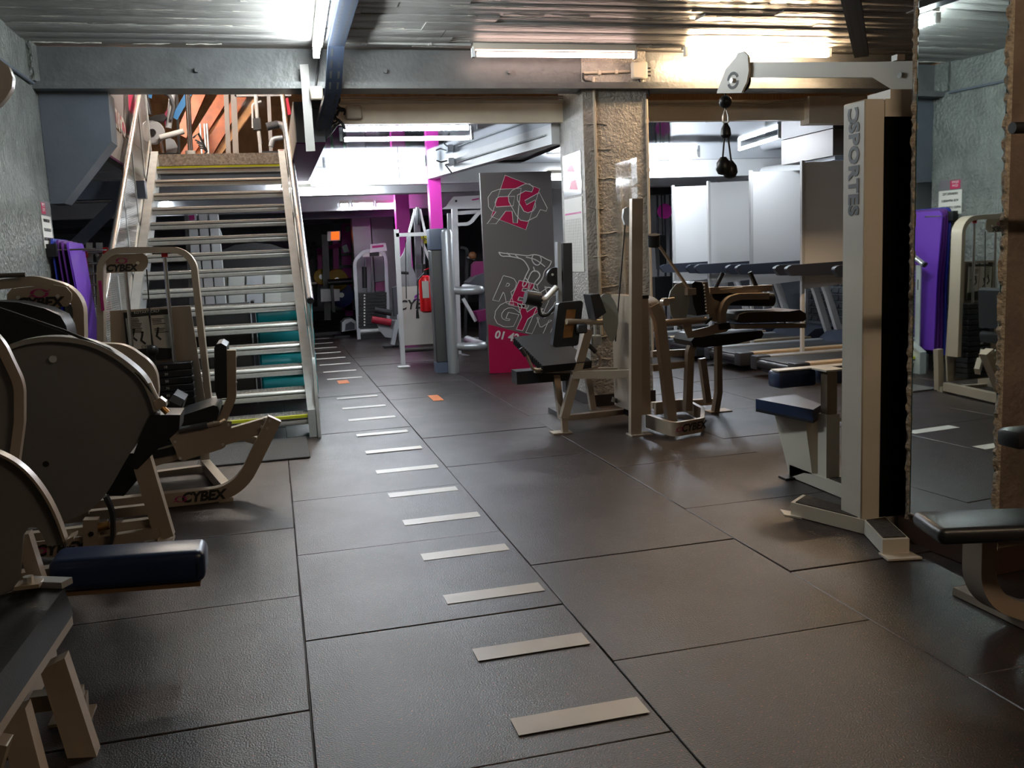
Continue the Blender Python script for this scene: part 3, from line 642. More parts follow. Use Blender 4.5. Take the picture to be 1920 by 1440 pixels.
plate(t, 'back_pad', BLACKV, 6.40, 6.75, [(1297, 532), (1303, 528), (1316, 529), (1322, 545), (1325, 590), (1307, 592), (1300, 570)]); plate(t, 'back_plate', CREAM, 6.45, 6.6, [(1318, 529), (1327, 529), (1336, 588), (1325, 590)])
b = B()
for k in range(9): p = P(1320+k*.5, 535+k*6, 6.395); b.ball(p, .008, 6)
t.p('stud', b, STEEL)
plate(t, 'thigh_bracket', CREAM, 6.50, 6.51, [(1328, 548), (1340, 562), (1352, 566), (1354, 590), (1342, 604), (1330, 600)])
barp(t, 'thigh_beam', CREAM, [(1328, 545, 6.55), (1445, 540, 6.55)], .06, .05); plate(t, 'beam_gusset', CREAM, 6.49, 6.52, [(1352, 543), (1394, 538), (1430, 548), (1420, 552), (1380, 552)])
tubep(t, 'thigh_roller', BLACKV, [(1330, 560, 6.6), (1448, 562, 6.6)], .055, n=14)
for a, b_ in (((1341, 541), (1355, 512)), ((1418, 537), (1406, 510))): tubep(t, 'grip', BLACKV, [(*a, 6.55), (*b_, 6.55)], .017)
barp(t, 'curved_arm', CREAM, [(1353, 605, 6.45), (1353, 585, 6.45), (1362, 562, 6.45), (1385, 556, 6.45), (1439, 555, 6.45)], .06, .048, .09)
plate(t, 'seat_pad', mat('brown_vinyl', (.045, .030, .020), .62), 6.35, 6.72, [(1382, 600), (1386, 590), (1400, 585), (1440, 584), (1480, 584), (1500, 581), (1511, 588), (1512, 598), (1506, 603), (1390, 606)])
barp(t, 'seat_beam', CREAM, [(1372, 612, 6.42), (1505, 610, 6.42)], .10, .035)
plate(t, 'lower_pad', BLACKV, 6.42, 6.75, [(1296, 640), (1306, 628), (1360, 626), (1428, 620), (1432, 626), (1428, 634), (1380, 645), (1320, 652), (1300, 650)])
plate(t, 'side_plate', CREAM, 6.40, 6.41, [(1278, 605), (1296, 605), (1298, 620), (1330, 612), (1340, 608), (1372, 612), (1362, 622), (1315, 632), (1290, 634)])
plate(t, 'adjust_block', BLACK, 6.38, 6.46, [(1348, 607), (1368, 605), (1370, 617), (1350, 619)]); tubep(t, 'pin_grip', BLACK, [(1322, 606, 6.36), (1334, 596, 6.36)], .013)
# ================================================================ FOREGROUND BENCH
t = T('weight_bench', 'black padded bench on a curved pale leg in front of the mirrored pillar', 'bench', (2.5, 2.55, 0))
pz = .42; pd = [V(onZ(a, b_, pz)) for a, b_ in ((1716, 958), (1766, 992))]
x0, y0 = pd[1].x, pd[1].y
b = B(); b.t = Matrix.Translation((x0, y0, 0)) @ Matrix.Rotation(math.atan2(pd[0].y-pd[1].y, pd[0].x-pd[1].x)-PI/2, 4, 'Z')
w_ = (pd[0]-pd[1]).length
b.rbox(-.01, 1.1, -.01, w_+.01, pz-.055, pz, .022, 3); t.p('bench_pad', b, BLACKV)
lp = [(2.265, y0+.12, pz-.06), (2.265, y0+.12, .12), (2.46, y0+.10, .035), (3.0, y0+.10, .035)]
t.p('curved_leg', B().bar(fillet(lp, .15, 8), .09, .06, (0, 1, 0)), CREAM); t.p('cross_foot', B().box(2.40, 2.47, y0-.25, y0+.40, 0, .03), CREAM)
t.p('upright', B().box(2.92, 3.0, y0+.04, y0+.14, .035, 1.9), CREAM)
t.p('rest_arm', B().bar([(2.95, y0+.09, .66), (2.52, y0+.09, .66)], .03, .03, (0, 0, 1)), CREAM); p = P(1900, 824, y0+.05); t.p('black_pad', B().rbox(p.x-.006, p.x+.2, y0+.02, y0+.12, p.z-.032, p.z+.03, .015, 2), BLACKV)
p = P(1905, 239, y0+.05); t.p('bar_grip', B().cyl((p.x-.005, y0+.06, p.z), (p.x+.7, y0+.06, p.z), .018), BLACK)
# ================================================================ MIRROR
mt = T('wall_mirror', 'tall narrow frameless mirror fixed to the rough concrete pillar', 'mirror', pil(-.01, .28)+V((0, 0, .12)))
q = [pil(-.007, .0), pil(-.007, .462)]
mt.p('glass', B().add([q[0]+V((0, 0, .13)), q[1]+V((0, 0, .13)), q[1]+V((0, 0, 2.94)), q[0]+V((0, 0, 2.94))], [(0, 1, 2, 3)]), MIRROR)
for a in (.0, .462): mt.p('edge', B().bar([pil(-.004, a)+V((0, 0, .13)), pil(-.004, a)+V((0, 0, 2.94))], .004, .007, uy), mat('glass_edge', (.02, .08, .07), .2))
mt.p('edge', B().bar([pil(-.006, .0)+V((0, 0, .127)), pil(-.006, .462)+V((0, 0, .127))], .006, .012, (0, 0, 1)), CREAM)
# ================================================================ ROTARY CALF MACHINE
t = T('rotary_calf_machine', 'cream calf machine with arched weight tower and black backrest by the stairs', 'gym machine', (-.65, 5.7, 0))
YF, YT_ = 5.47, 6.15
# ---- frame
barp(t, 'base_rail', CREAM, [(150, 953, YF), (447, 922, YF), (515, 784, YF)], .07, .080, .26, n=9)
t.p('foot_pad', B().box(-.40, -.32, YF-.035, YF+.04, 0, .014), CREAM); t.p('foot_pad', B().box(-1.12, -1.04, YF-.035, YF+.04, 0, .014), CREAM)
barp(t, 'rear_rail', CREAM, [(200, 906, 6.35), (392, 880, 6.35)], .06, .07)
t.p('cross_rail', B().bar([onZ(386, 872, .05), onZ(424, 917, .05)], .07, .055, (0, 0, 1)), CREAM); barp(t, 'rear_post', CREAM, [(385, 878, 6.38), (382, 780, 6.38)], .05, .06)
barp(t, 'seat_rail', CREAM, [(282, 861, YF+.04), (512, 792, YF+.04)], .06, .085); barp(t, 'side_arm', CREAM, [(437, 812, 5.75), (500, 832, 5.6)], .05, .045)
for a, b_ in ((496, 786), (506, 789), (491, 801), (501, 803)): dot(t, 'bolt', STEEL, a, b_, YF-.036, .009, .004)
plate(t, 'seat_bracket', CREAM, YF-.05, YF-.042, [(311, 809), (418, 789), (435, 790), (433, 806), (422, 838), (416, 842), (344, 864), (335, 862), (329, 845)])
for a, b_ in ((328, 828), (418, 834), (338, 859), (428, 797)): dot(t, 'bolt', STEEL, a, b_, YF-.052, .008, .004)
p = P(380, 931, YF-.037); cybex(t, p, P(410, 928, YF-.037)-P(380, 931, YF-.037), Z_, .078, (P(339, 936, YF-.037), .034))
plate(t, 'number_plate', BLACK, YF-.01, YF+.0, [(284, 846), (326, 838), (331, 846), (328, 852), (284, 861)])
plate(t, 'seat_pad', BLACKV, YF-.04, YF+.34, [(312, 806), (314, 793), (345, 778), (400, 760), (408, 762), (411, 772), (407, 788), (360, 800)])
g = tubep(t, 'seat_handle', CREAM, [(333, 808, YF-.07), (412, 793, YF-.07), (420, 788, YF-.03)], .012); tubep(t, 'grip', mat('grip_grey', (.05, .05, .055), .7), [(335, 807, YF-.07), (389, 797, YF-.07)], .019, parent=g)
bp = t.p('back_pad', B().prism(XZ(YF, (402, 652), (406, 645), (415, 643), (425, 649), (426, 745), (408, 747), (403, 730)), 'y', YF-.02, YF+.30), BLACKV)
barp(t, 'back_post', CREAM, [(434, 656, YF+.05), (435, 744, YF+.05), (418, 786, YF+.05), (408, 795, YF+.05)], .06, .05, .09)
for y_ in (669, 717): dot(t, 'bolt', STEEL, 443, y_, YF+.02, .006, .006)
kp = [P(*q) for q in ((318, 752, YF-.02), (325, 740, YF-.02), (346, 751, YF-.02), (335, 782, YF-.02), (316, 790, YF-.02))]
b = B(); n = len(kp); b.add(kp+[p+Y_*.25 for p in kp], [tuple(range(n)), tuple(reversed(range(n, 2*n)))]+[(i, (i+1) % n, n+(i+1) % n, n+i) for i in range(n)]); t.p('knee_pad', b, BLACKV)
plate(t, 'knee_pad_top', mat('blue_grey_vinyl', (.16, .19, .24), .35), YF-.03, YF-.02, [(316, 751), (325, 739), (346, 750), (339, 762)])  # paler blue-grey slab over the upper part of the black knee pad
# ---- weight tower
ar = [(192, 870, YT_), (190, 470, YT_), (361, 468, YT_), (397, 800, YT_)]
t.p('tower_arch', B().bar(fillet([P(*q) for q in ar], .13, 8), .11, .038, (0, 1, 0)), CREAM)
plate(t, 'arch_sticker', INKP, YT_-.060, YT_-.056, [(184, 527), (190, 526), (196, 582), (190, 584)])
lp = t.p('logo_plate', B().prism(XZ(YT_-.03, (199, 478), (268, 475), (276, 481), (278, 490), (276, 500), (268, 509), (199, 512)), 'y', YT_-.03, YT_-.02), CREAM)
p = P(227, 503, YT_-.032); r_ = (P(260, 502, YT_-.032)-p); cybex(t, p, r_, Z_, .058, (P(228, 489, YT_-.033), .034)); dot(t, 'bolt', STEEL, 258, 493, YT_-.03, .010, .006)
for a in ((233, 480, 252, 705), (308, 474, 329, 705)):
    g = tubep(t, 'guide_rod', CHROME, [(a[0], a[1], YT_), (a[2], a[3], YT_)], .012); tubep(t, 'red_collar', REDEN, [(a[0], a[1]-2, YT_), (a[0]+1, a[1]+8, YT_)], .019, parent=g)
tubep(t, 'cable', CABLE, [(275, 505, YT_-.01), (286, 660, YT_-.01)], .004)
plate(t, 'tower_shroud', CREAM, YT_+.10, YT_+.115, [(206, 583), (357, 573), (392, 800), (392, 860), (215, 880)])
pc = plate(t, 'placard', mat('placard_black', (.022, .020, .018), .4), YT_+.06, YT_+.07, [(231, 586), (316, 579), (328, 672), (240, 680)])
for q in ([(235, 597), (278, 592), (287, 652), (243, 656)], [(280, 592), (316, 589), (325, 653), (289, 652)]): plate(t, 'page', PAPER, YT_+.057, YT_+.06, q, pc)
p = P(275, 585, YT_+.055); text('lettering', 'ROTARY CALF', .021, PAPER, p, P(300, 583, YT_+.055)-p, Z_, pc, t.loc, space=1.15)
b = B()
for k in range(9):
    for x0 in (242, 284):
        if k in (4, 5) and x0 == 284: continue
        l = random.uniform(16, 26); a = P(x0+k*.9, 599+k*3.1, YT_+.055); c = P(x0+k*.9+l, 598+k*3.1-.5, YT_+.055); b.box(a.x, c.x, YT_+.054, YT_+.0565, c.z, c.z+.004)
t.p('text_line', b, INKB, parent=pc)['kind'] = 'stuff'
b = B()
for x0, y0 in ((252, 626), (268, 632), (297, 624)):
    p = P(x0, y0, YT_+.055); b.ball((p.x, YT_+.055, p.z+.028), .008, 8, sy=.15); b.bar([(p.x, YT_+.055, p.z+.02), (p.x-.012, YT_+.055, p.z-.02), (p.x+.012, YT_+.055, p.z-.045)], .002, .012, (0, 1, 0))
t.p('pictogram', b, INKB, parent=pc)['kind'] = 'stuff'
p = P(278, 664, YT_+.055); text('lettering', 'CYBEX', .024, INKB, P(276, 650, YT_+.055), P(300, 648, YT_+.055)-P(276, 650, YT_+.055), Z_, pc, t.loc, shear=.2)
a, c = P(285, 682, YT_), P(374, 760, YT_); zt = a.z
for i in range(14):
    w = t.p('weight_plate', B().rbox(a.x-.02, a.x+.24, YT_-.06, YT_+.06, zt-.045*(i+1)+.003, zt-.045*i, .004, 1), BLACK)
    if i < 9: text('weight_number', str((10, 30, 50, 70, 85, 110, 130, 150, 170)[i]), .022, PAPER, (a.x+.085, YT_-.062, zt-.045*i-.022), X_, Z_, w, t.loc)
tubep(t, 'selector_rod', BLACK, [(284, 655, YT_-.08), (292, 775, YT_-.08)], .022); t.p('selector_knob', B().ball(P(286, 657, YT_-.09), .036), BLACK)
t.p('tower_foot', B().box(-1.10, -1.02, 5.45, 6.42, .0, .07), CREAM); t.p('tower_side', B().bar([P(192, 860, YT_), (-1.06, 6.0, .05)], .06, .05, (0, 1, 0)), CREAM)
# ================================================================ CAM MACHINE WITH THE BIG GREY ARC
t = T('arc_cam_machine', 'machine with a large grey quarter-round cam plate and cable over its rim', 'gym machine', (-.95, 4.7, 0))
YC = 4.46
arc = [(-40, 690), (-12, 668), (14, 653), (47, 640), (94, 633), (142, 636), (177, 644), (212, 660), (248, 686), (271, 708), (285, 735), (296, 768)]
low = [(277, 800), (240, 855), (204, 920), (184, 944), (162, 962), (120, 978), (60, 985), (-40, 985)]
arc = soft(arc); cp = plate(t, 'cam_plate', GREYPL, YC, YC+.02, arc+soft(low))
dot(t, 'bolt', STEEL, 100, 673, YC-.01, .016, .012, cp); dot(t, 'hole', BLACK, 86, 870, YC, .014, .002, cp)
rim = [P(x, y, YC+.02)+Z_*.0 for x, y in arc]; t.p('cam_rim', B().bar(rim, .11, .022, (0, 1, 0)), mat('rim_grey', (.30, .29, .27), .42))
tubep(t, 'cable', CABLE, [(-40, 565, YC+.08), (0, 579, YC+.06), (120, 620, YC-.01), (205, 655, YC-.02), (262, 706, YC-.03), (291, 742, YC-.03)], .007)
tubep(t, 'cable_end', STEEL, [(280, 718, YC-.03), (297, 752, YC-.03)], .010); plate(t, 'clamp', CREAM, YC-.04, YC+.03, [(288, 752), (300, 746), (311, 754), (312, 762), (300, 768), (290, 766)]); tubep(t, 'clamp_pin', mat('brass', (.45, .25, .08), .35, metal=.8), [(304, 764, YC-.03), (314, 774, YC-.03)], .014)
plate(t, 'black_shroud', BLACK, 4.75, 4.95, [(-40, 566), (0, 565), (35, 567), (83, 578), (113, 592), (124, 611), (129, 634), (129, 760), (-40, 760)])
plate(t, 'pad_block', BLACK, YC-.02, YC+.2, [(282, 778), (338, 778), (336, 806), (310, 830), (296, 842), (258, 880), (240, 880), (262, 820)])
# tower top
barp(t, 'tower_arch', CREAM, [(-60, 540, 5.1), (70, 526, 5.1), (150, 548, 5.1), (152, 640, 5.1), (160, 960, 5.1)], .10, .05, .16, n=8)
tubep(t, 'top_bar', mat('dull_steel', (.16, .14, .12), .4, metal=.5), [(-60, 519, 5.0), (48, 515, 5.0)], .012)
t.p('logo_plate', B().prism(XZ(5.02, (22, 541), (100, 534), (124, 538), (134, 550), (134, 562), (126, 574), (100, 578), (24, 578), (13, 566), (13, 552)), 'y', 5.02, 5.035), CREAM)
p = P(73, 568, 5.015); cybex(t, p, P(110, 567, 5.015)-p, Z_, .068, (P(74, 550, 5.015), .042)); [dot(t, 'bolt', STEEL, a, b_, 5.02, .009, .006) for a, b_ in ((34, 558), (108, 555))]
plate(t, 'rear_upright', SILVER, 5.15, 5.2, [(122, 568), (140, 572), (150, 640), (140, 700), (120, 700)]); tubep(t, 'cable', CABLE, [(127, 536, 5.06), (136, 570, 5.06), (146, 632, 5.06)], .005)
barp(t, 'curved_bar', CREAM, [(190, 652, 4.8), (235, 654, 4.8), (285, 690, 4.8), (289, 730, 4.8), (280, 800, 4.8)], .07, .05, .14, n=8)
# lower frame
barp(t, 'front_leg', CREAM, [(266, 858, 4.74), (310, 1006, 4.74)], .08, .088); t.p('foot_flange', B().box(-.72, -.58, 4.68, 4.82, 0, .012), CREAM)
for y0, y1, yy in ((1003, 978, 4.78), (1030, 998, 4.70)): barp(t, 'base_rail', CREAM, [(30, y0+8, yy), (300, y1, yy)], .05, .05)
barp(t, 'cross_rail', CREAM, [(300, 1018, 4.66), (318, 998, 4.80)], .05, .05); barp(t, 'back_rail', CREAM, [(60, 978, 5.1), (310, 950, 5.1)], .05, .05)
barp(t, 'pivot_post', CREAM, [(171, 972, 4.66), (172, 1046, 4.66)], .06, .065); dot(t, 'bolt', BLACK, 171, 1001, 4.63, .012, .006); tubep(t, 'pivot_shaft', mat('brass', (.45, .25, .08), .35, metal=.8), [(180, 990, 4.66), (205, 984, 4.66)], .022)
t.p('belt', B().bar(fillet([P(*q) for q in ((198, 930, 4.64), (212, 960, 4.64), (212, 1010, 4.64), (200, 1035, 4.64))], .2, 6), .05, .018, (0, 1, 0)), RUBB)
p = P(112, 1030, 4.66); plate(t, 'name_plate', CREAM, 4.665, 4.68, [(55, 1018), (155, 1006), (158, 1036), (130, 1046), (70, 1044), (58, 1036)]); cybex(t, p, P(150, 1026, 4.66)-p, Z_, .075, (P(75, 1033, 4.66), .030))
plate(t, 'drive_box', BLACK, 4.76, 5.05, [(196, 905), (244, 850), (262, 850), (258, 900), (232, 930), (200, 930)]); tubep(t, 'chrome_sleeve', CHROME, [(238, 898, 4.95), (262, 893, 4.95)], .022)
barp(t, 'tower_leg', CREAM, [(-50, 560, 5.1), (-40, 1010, 5.1)], .10, .05)
# ================================================================ FRONT MACHINE WITH THE NAVY ROLLER PAD
t = T('seated_machine', 'cream framed seated machine with navy roller pad and grey side discs', 'gym machine', (-.85, 2.95, 0))
barp(t, 'curved_guard', CREAM, [(-60, 590, 3.35), (0, 640, 3.35), (38, 720, 3.35), (38, 790, 3.35), (26, 880, 3.35)], .035, .030, .16, n=8)
plate(t, 'rear_disc', GREYPL, 3.36, 3.375, [(-90, 640), (-30, 630), (0, 648), (24, 690), (34, 740), (33, 800), (24, 870), (-90, 900)])
d2 = soft([(-60, 832), (-30, 838), (0, 849), (30, 864), (60, 890), (88, 928), (108, 968), (121, 1004), (126, 1021)])
plate(t, 'side_disc', GREYPL, 3.10, 3.115, d2+[(88, 1024), (80, 1003), (68, 989), (54, 989), (44, 1003), (40, 1050), (37, 1086), (24, 1106), (0, 1118), (-60, 1130)])
t.p('disc_rim', B().bar([P(x, y, 3.10) for x, y in d2], .045, .008, (0, 1, 0)), CREAM); plate(t, 'rim_stop', CREAM, 3.06, 3.13, [(125, 1012), (138, 1006), (138, 1012), (128, 1026)])
barp(t, 'strut', CREAM, [(44, 1000, 3.16), (73, 1092, 3.16)], .05, .042)
b = B(); a, c = P(100, 1066, 3.32), P(388, 1046, 3.32); L_ = (c-a).length
b.t = Matrix.Translation(a) @ (c-a).to_track_quat('X', 'Z').to_matrix().to_4x4(); b.rbox(0, L_, -.09, .09, -.062, .052, .030, 4); rp = t.p('roller_pad', b, NAVY)
b2 = B(); b2.t = b.t; b2.box(.03, L_-.02, -.07, .07, -.078, -.062); t.p('pad_board', b2, mat('pad_ply', (.16, .09, .04), .5), parent=rp); t.p('pad_seam', B().bar([P(372, 1052, 3.22), P(373, 1078, 3.222)], .003, .003, (0, 1, 0)), BLACK, parent=rp)
barp(t, 'roller_arm', CREAM, [(110, 1070, 3.36), (20, 1085, 3.36), (-60, 1085, 3.36)], .05, .04)
# seat: top polygon at one height, thick vinyl edge and frame under it
zt = .385
tp = [onZ(a, b_, zt) for a, b_ in ((-90, 1128), (0, 1116), (56, 1100), (121, 1102), (60, 1184), (0, 1263), (-90, 1385))]
n = len(tp); dn = [p-Z_*.085+V((.018, -.01, 0)) for p in tp]
t.p('seat_pad', B().add(tp+dn, [tuple(range(n)), tuple(reversed(range(n, 2*n)))]+[(i, (i+1) % n, n+(i+1) % n, n+i) for i in range(n)]), BLACKV)
t.p('seat_edge_cap', B().bar([onZ(48, 1090, zt+.012), onZ(126, 1093, zt+.012)], .02, .05, (0, 0, 1)), SILVER); p = onZ(54, 1092, zt+.03); t.p('bolt', B().cyl(p, p+Z_*.02, .016, n=8), STEEL); t.p('bolt_plate', B().box(p.x-.035, p.x+.035, p.y-.03, p.y+.03, p.z-.012, p.z), CREAM)
fr = [p-Z_*.10 for p in (tp[3], tp[4], tp[5], tp[6])]; t.p('seat_frame', B().bar([q+V((.0, -.01, 0)) for q in fr], .035, .03, (0, 0, 1)), CREAM)
barp(t, 'leg', CREAM, [(102, 1238, 2.86), (172, 1455, 2.66)], .06, .075); barp(t, 'leg', CREAM, [(28, 1330, 2.62), (66, 1480, 2.50)], .06, .070); barp(t, 'leg', CREAM, [(0, 1385, 2.45), (-40, 1520, 2.45)], .06, .05)
barp(t, 'stretcher', CREAM, [(60, 1316, 2.9), (156, 1304, 2.9)], .05, .05); t.p('foot_flange', B().box(-.76, -.64, 2.88, 2.98, 0, .01), CREAM); barp(t, 'rear_leg', CREAM, [(150, 1300, 2.93), (152, 1346, 2.93)], .04, .04)
t.p('base_rail', B().box(-.90, -.84, 2.4, 3.4, .0, .06), CREAM); t.p('column', B().box(-1.30, -1.20, 2.8, 2.9, 0, 1.9), CREAM)
plate(t, 'head_disc', WHITEE, 2.80, 2.83, [(-160, 130), (-60, 104), (0, 112), (16, 124), (24, 145), (22, 165), (12, 182), (0, 196), (-60, 230), (-160, 240)])
t.p('side_rail', B().box(-1.25, -.86, 2.84, 2.88, .02, .06), CREAM); t.p('disc_axle', B().bar([(-1.25, 3.1, .75), (-.9, 3.1, .75)], .05, .05, (0, 1, 0)), CREAM); t.p('upright', B().box(-1.28, -1.22, 3.05, 3.40, 0, 1.1), CREAM)
# ================================================================ MATS, SIGN AND HOOK ON THE LEFT WALL
hk = T('mat_hook', 'black wall hook rail holding the hanging exercise mats', 'hook', (-1.49, 7.25, 1.50)); hk.p('bracket', B().box(-1.53, -1.46, 7.16, 7.24, 1.47, 1.56), BLACK); hk.p('rod', B().cyl((-1.50, 7.22, 1.515), (-1.22, 7.26, 1.515), .007), CHROME); hk.p('rod', B().cyl((-1.50, 7.70, 1.515), (-1.22, 7.74, 1.515), .007), CHROME)
for i, (mname, m, lab, dx) in enumerate((('exercise_mat', BLUEF, 'royal blue exercise mat hanging closest to the concrete wall', 0), ('exercise_mat', PURPLED, 'dark purple exercise mat hanging between the blue and violet ones', .035), ('exercise_mat', PURPLED, 'second dark purple exercise mat, hanging against the outermost violet one', .065), ('exercise_mat', PURPLE, 'bright violet exercise mat hanging outermost on the wall hook', .10))):
    x = -1.500+dx; lean = .035+.03*i
    b = B(); pts = fillet([(7.22, 0, .16+.02*i), (7.80, 0, .16+.02*i), (7.80, 0, 1.60-.01*i), (7.22, 0, 1.60-.01*i), (7.22, 0, .9)], .06, 4)
    prof = [(p.x, p.z) for p in pts]; n = len(prof)
    f = lambda q, k: (x+(1.6-q[1])*lean*.35+k+.02*math.sin(q[1]*2.2), q[0], q[1])
    b.add([f(q, 0) for q in prof]+[f(q, .014) for q in prof], [tuple(range(n)), tuple(reversed(range(n, 2*n)))]+[(j, (j+1) % n, n+(j+1) % n, n+j) for j in range(n)])
    o = b.build(mname, m, None, (x, 7.5, .16)); o.location = (x, 7.5, .16); tag(o, lab, 'exercise mat', 'mats on the wall hook')
sg = T('wall_notice', 'small framed cleaning notice on the concrete wall above the hanging mats', 'sign', (-1.52, 7.30, 1.65))
sg.p('sheet', B().box(-1.526, -1.522, 7.12, 7.40, 1.53, 1.86), PAPER); sg.p('header', B().box(-1.5215, -1.5205, 7.12, 7.40, 1.76, 1.86), mat('notice_grey', (.12, .11, .12), .5)); sg.p('logo_block', B().box(-1.5204, -1.5195, 7.14, 7.26, 1.77, 1.85), CRIMSON)
text('lettering', 'REMY\nGYM', .034, INK, (-1.519, 7.20, 1.815), (0, 1, 0), Z_, sg.o, sg.loc)
for i, s_ in enumerate(('DESINFECTEZ', 'VOS APPAREILS', 'APRES UTILISATION')): text('lettering', s_, .030, INKB, (-1.521, 7.26, 1.725-.065*i), (0, 1, 0), Z_, sg.o, sg.loc, offset=.0008)
cmat = B().rbox(-.60, .16, 6.45, 7.22, 0, .012, .004, 1).build('door_mat', CARPET, None, (-.2, 6.8, 0)); cmat.location = (-.2, 6.8, 0); tag(cmat, 'grey carpet mat on the rubber floor at the foot of the stairs', 'mat')
# ================================================================ BANNER BOARD
YB = 10.10
t = T('banner_board', 'tall taupe and crimson gym banner board standing beside the silver barrier', 'banner', (2.65, YB, 0))
bl, br = onY(918, 700, YB).x, onY(1044, 600, YB).x; zt = onY(905, 324, YB).z
t.p('board', B().box(bl, br, YB, YB+.05, .005, zt), TAUPE)
yf = YB-.002
def bq(x, y): p = onY(x, y, yf); return p
def flat(name, m, pts, d=0, parent=None): return t.p(name, B().add([bq(*q)-Y_*d for q in pts], [tuple(range(len(pts)))]), m, parent=parent)
def lines(name, pts, r=.0045, closed=False, d=.001, m=INK): return t.p(name, B().tube([bq(*q)-Y_*d for q in pts], r, 4, closed=closed), m)
lo = flat('crimson_field', CRIMSON, [(915.5, 608), (1043, 641), (1044, 696), (918, 700)])
# emblem: tilted square with two interlocked letters in outline
sq = [(947, 328.5), (1012, 354), (986, 431), (921, 406)]; flat('emblem_square', CRIMSON, sq); lines('emblem_outline', sq, closed=True)
R1 = [(977, 353), (935, 355), (922, 360), (915, 370), (916, 388), (922, 395), (930, 397), (913, 420), (930, 420), (948, 396), (960, 396), (962, 418), (970, 418), (972, 392)]
R2 = [(931, 372), (936, 369), (965, 368), (962, 386), (930, 388), (928, 380)]
G1 = [(1000, 352), (993, 345), (984, 345), (960, 357), (953, 367), (954, 378), (968, 404), (976, 413), (988, 415), (1006, 406), (1013, 393), (1024, 396), (1026, 390), (1011, 361), (984, 376), (987, 384), (1003, 375), (1004, 388), (1000, 395), (990, 399), (982, 396), (970, 375), (970, 366), (985, 358), (997, 360)]
TAU2 = TAUPE
flat('letter_body', TAU2, R1, .0012); flat('letter_window', CRIMSON, R2, .0016); flat('letter_body', TAU2, G1, .002)
lines('letter_outline', R1, closed=True, d=.003); lines('letter_outline', R2, closed=True, d=.003); lines('letter_outline', G1, closed=True, d=.003)
# drawn athlete
for st_ in ([(935, 473), (945, 475), (960, 476), (975, 478), (990, 480), (1000, 477), (1012, 479), (1024, 486), (1034, 490)], [(935, 473), (940, 481), (952, 480), (968, 483), (980, 486), (988, 496), (992, 505)], [(992, 505), (984, 520), (978, 538), (986, 536), (990, 524), (997, 508), (1008, 508), (1014, 518), (1002, 530), (1000, 541), (1008, 545)], [(1034, 490), (1030, 500), (1020, 508), (1018, 522), (1006, 536)], [(1000, 477), (996, 486), (1002, 496), (1010, 498), (1016, 488), (1012, 479)], [(986, 482), (1004, 486), (1022, 500)], [(984, 520), (993, 530), (990, 540)], [(950, 474), (958, 481)], [(966, 478), (974, 485)], [(1003, 510), (1000, 500)]):
    lines('figure_line', soft(st_), .0075)
# lettering
def letters(s_, cx, cy, size, tilt, m, out=0, sh=.22):
    p = bq(cx, cy)-Y_*.002; r_ = V((math.cos(tilt), 0, -math.sin(tilt))); u_ = V((math.sin(tilt), 0, math.cos(tilt)))
    text('lettering', s_, size, m, p, r_, u_, t.o, t.loc, shear=sh, outline=out, offset=size*.055 if size > .2 else .004, ext=.0006)
tl = math.radians(15)
for ch, cx, cy, fill in (('R', 945, 545, 0), ('E', 972, 553, 1), ('M', 1003, 560, 0), ('Y', 1030, 567, 0), ('G', 946, 590, 0), ('Y', 979, 598, 1), ('M', 1012, 607, 0)):
    if fill: letters(ch, cx, cy, .37, tl, CRIMSON)
    letters(ch, cx, cy, .37, tl, INK, .0042)
letters('01 42', 950, 631, .125, math.radians(13), INK, sh=.1)
# ================================================================ BARRIER
t = T('entrance_barrier', 'silver barrier post with two side rails in front of the banner', 'barrier', (1.95, 10.5, 0))
a = onZ(830, 698); x0 = onY(815, 600, 10.5).x
t.p('square_post', B().rbox(x0, x0+.20, 10.52, 10.70, .12, 1.42, .01, 1), mat('dark_brushed', (.16, .17, .18), .35, metal=.7)); t.p('post_head', B().rbox(x0-.005, x0+.20, 10.50, 10.71, 1.42, 1.66, .012, 2), BLUEG); t.p('post_base', B().box(x0-.004, x0+.204, 10.515, 10.705, 0, .12), BLUEG)
xr = onY(846, 600, 10.42).x; t.p('round_post', B().lathe([(.066, 0), (.066, 1.60), (.05, 1.64), (.01, 1.645)], (xr, 10.42, 0), 'z', 20), SILVER)
for py in (545, 650): 
    z = onY(870, py, 10.42).z; t.p('rail', B().tube(fillet([(xr, 10.42, z+.02), (xr+.14, 10.40, z), (bl+.01, 10.30, z), (bl+.01, 11.3, z)], .08), .048, 14), SILVER)
for q in ((10.5, 1.50), (10.5, 1.60)): t.p('screw', B().cyl((x0+.15, q[0], q[1]), (x0+.15, q[0]-.008, q[1]), .009), BLACK)
# ================================================================ FIRE EXTINGUISHER
p = onY(799, 545, 11.0); t = T('fire_extinguisher', 'red fire extinguisher hung beside the barrier post', 'fire extinguisher', (p.x, 11.0, 1.0))
z0, z1 = onY(800, 586, 11.0).z, onY(800, 516, 11.0).z
t.p('cylinder', B().lathe([(.05, z0), (.082, z0+.02), (.085, z1-.07), (.06, z1-.015), (.03, z1)], (p.x, 11.0, 0), 'z', 20), REDEN); t.p('valve', B().box(p.x-.02, p.x+.02, 10.98, 11.02, z1, z1+.06), BLACK); t.p('lever', B().bar([(p.x-.02, 11, z1+.05), (p.x+.06, 11, z1+.09)], .02, .012, (0, 1, 0)), REDEN)
t.p('hose', B().tube(fillet([(p.x-.02, 10.96, z1+.03), (p.x-.10, 10.95, z1-.05), (p.x-.12, 10.94, z0+.1), (p.x-.13, 10.94, z0+.0)], .06), .010, 8), BLACK); t.p('nozzle', B().cyl((p.x-.13, 10.94, z0+.04), (p.x-.13, 10.94, z0-.06), .013, .02), BLACK)
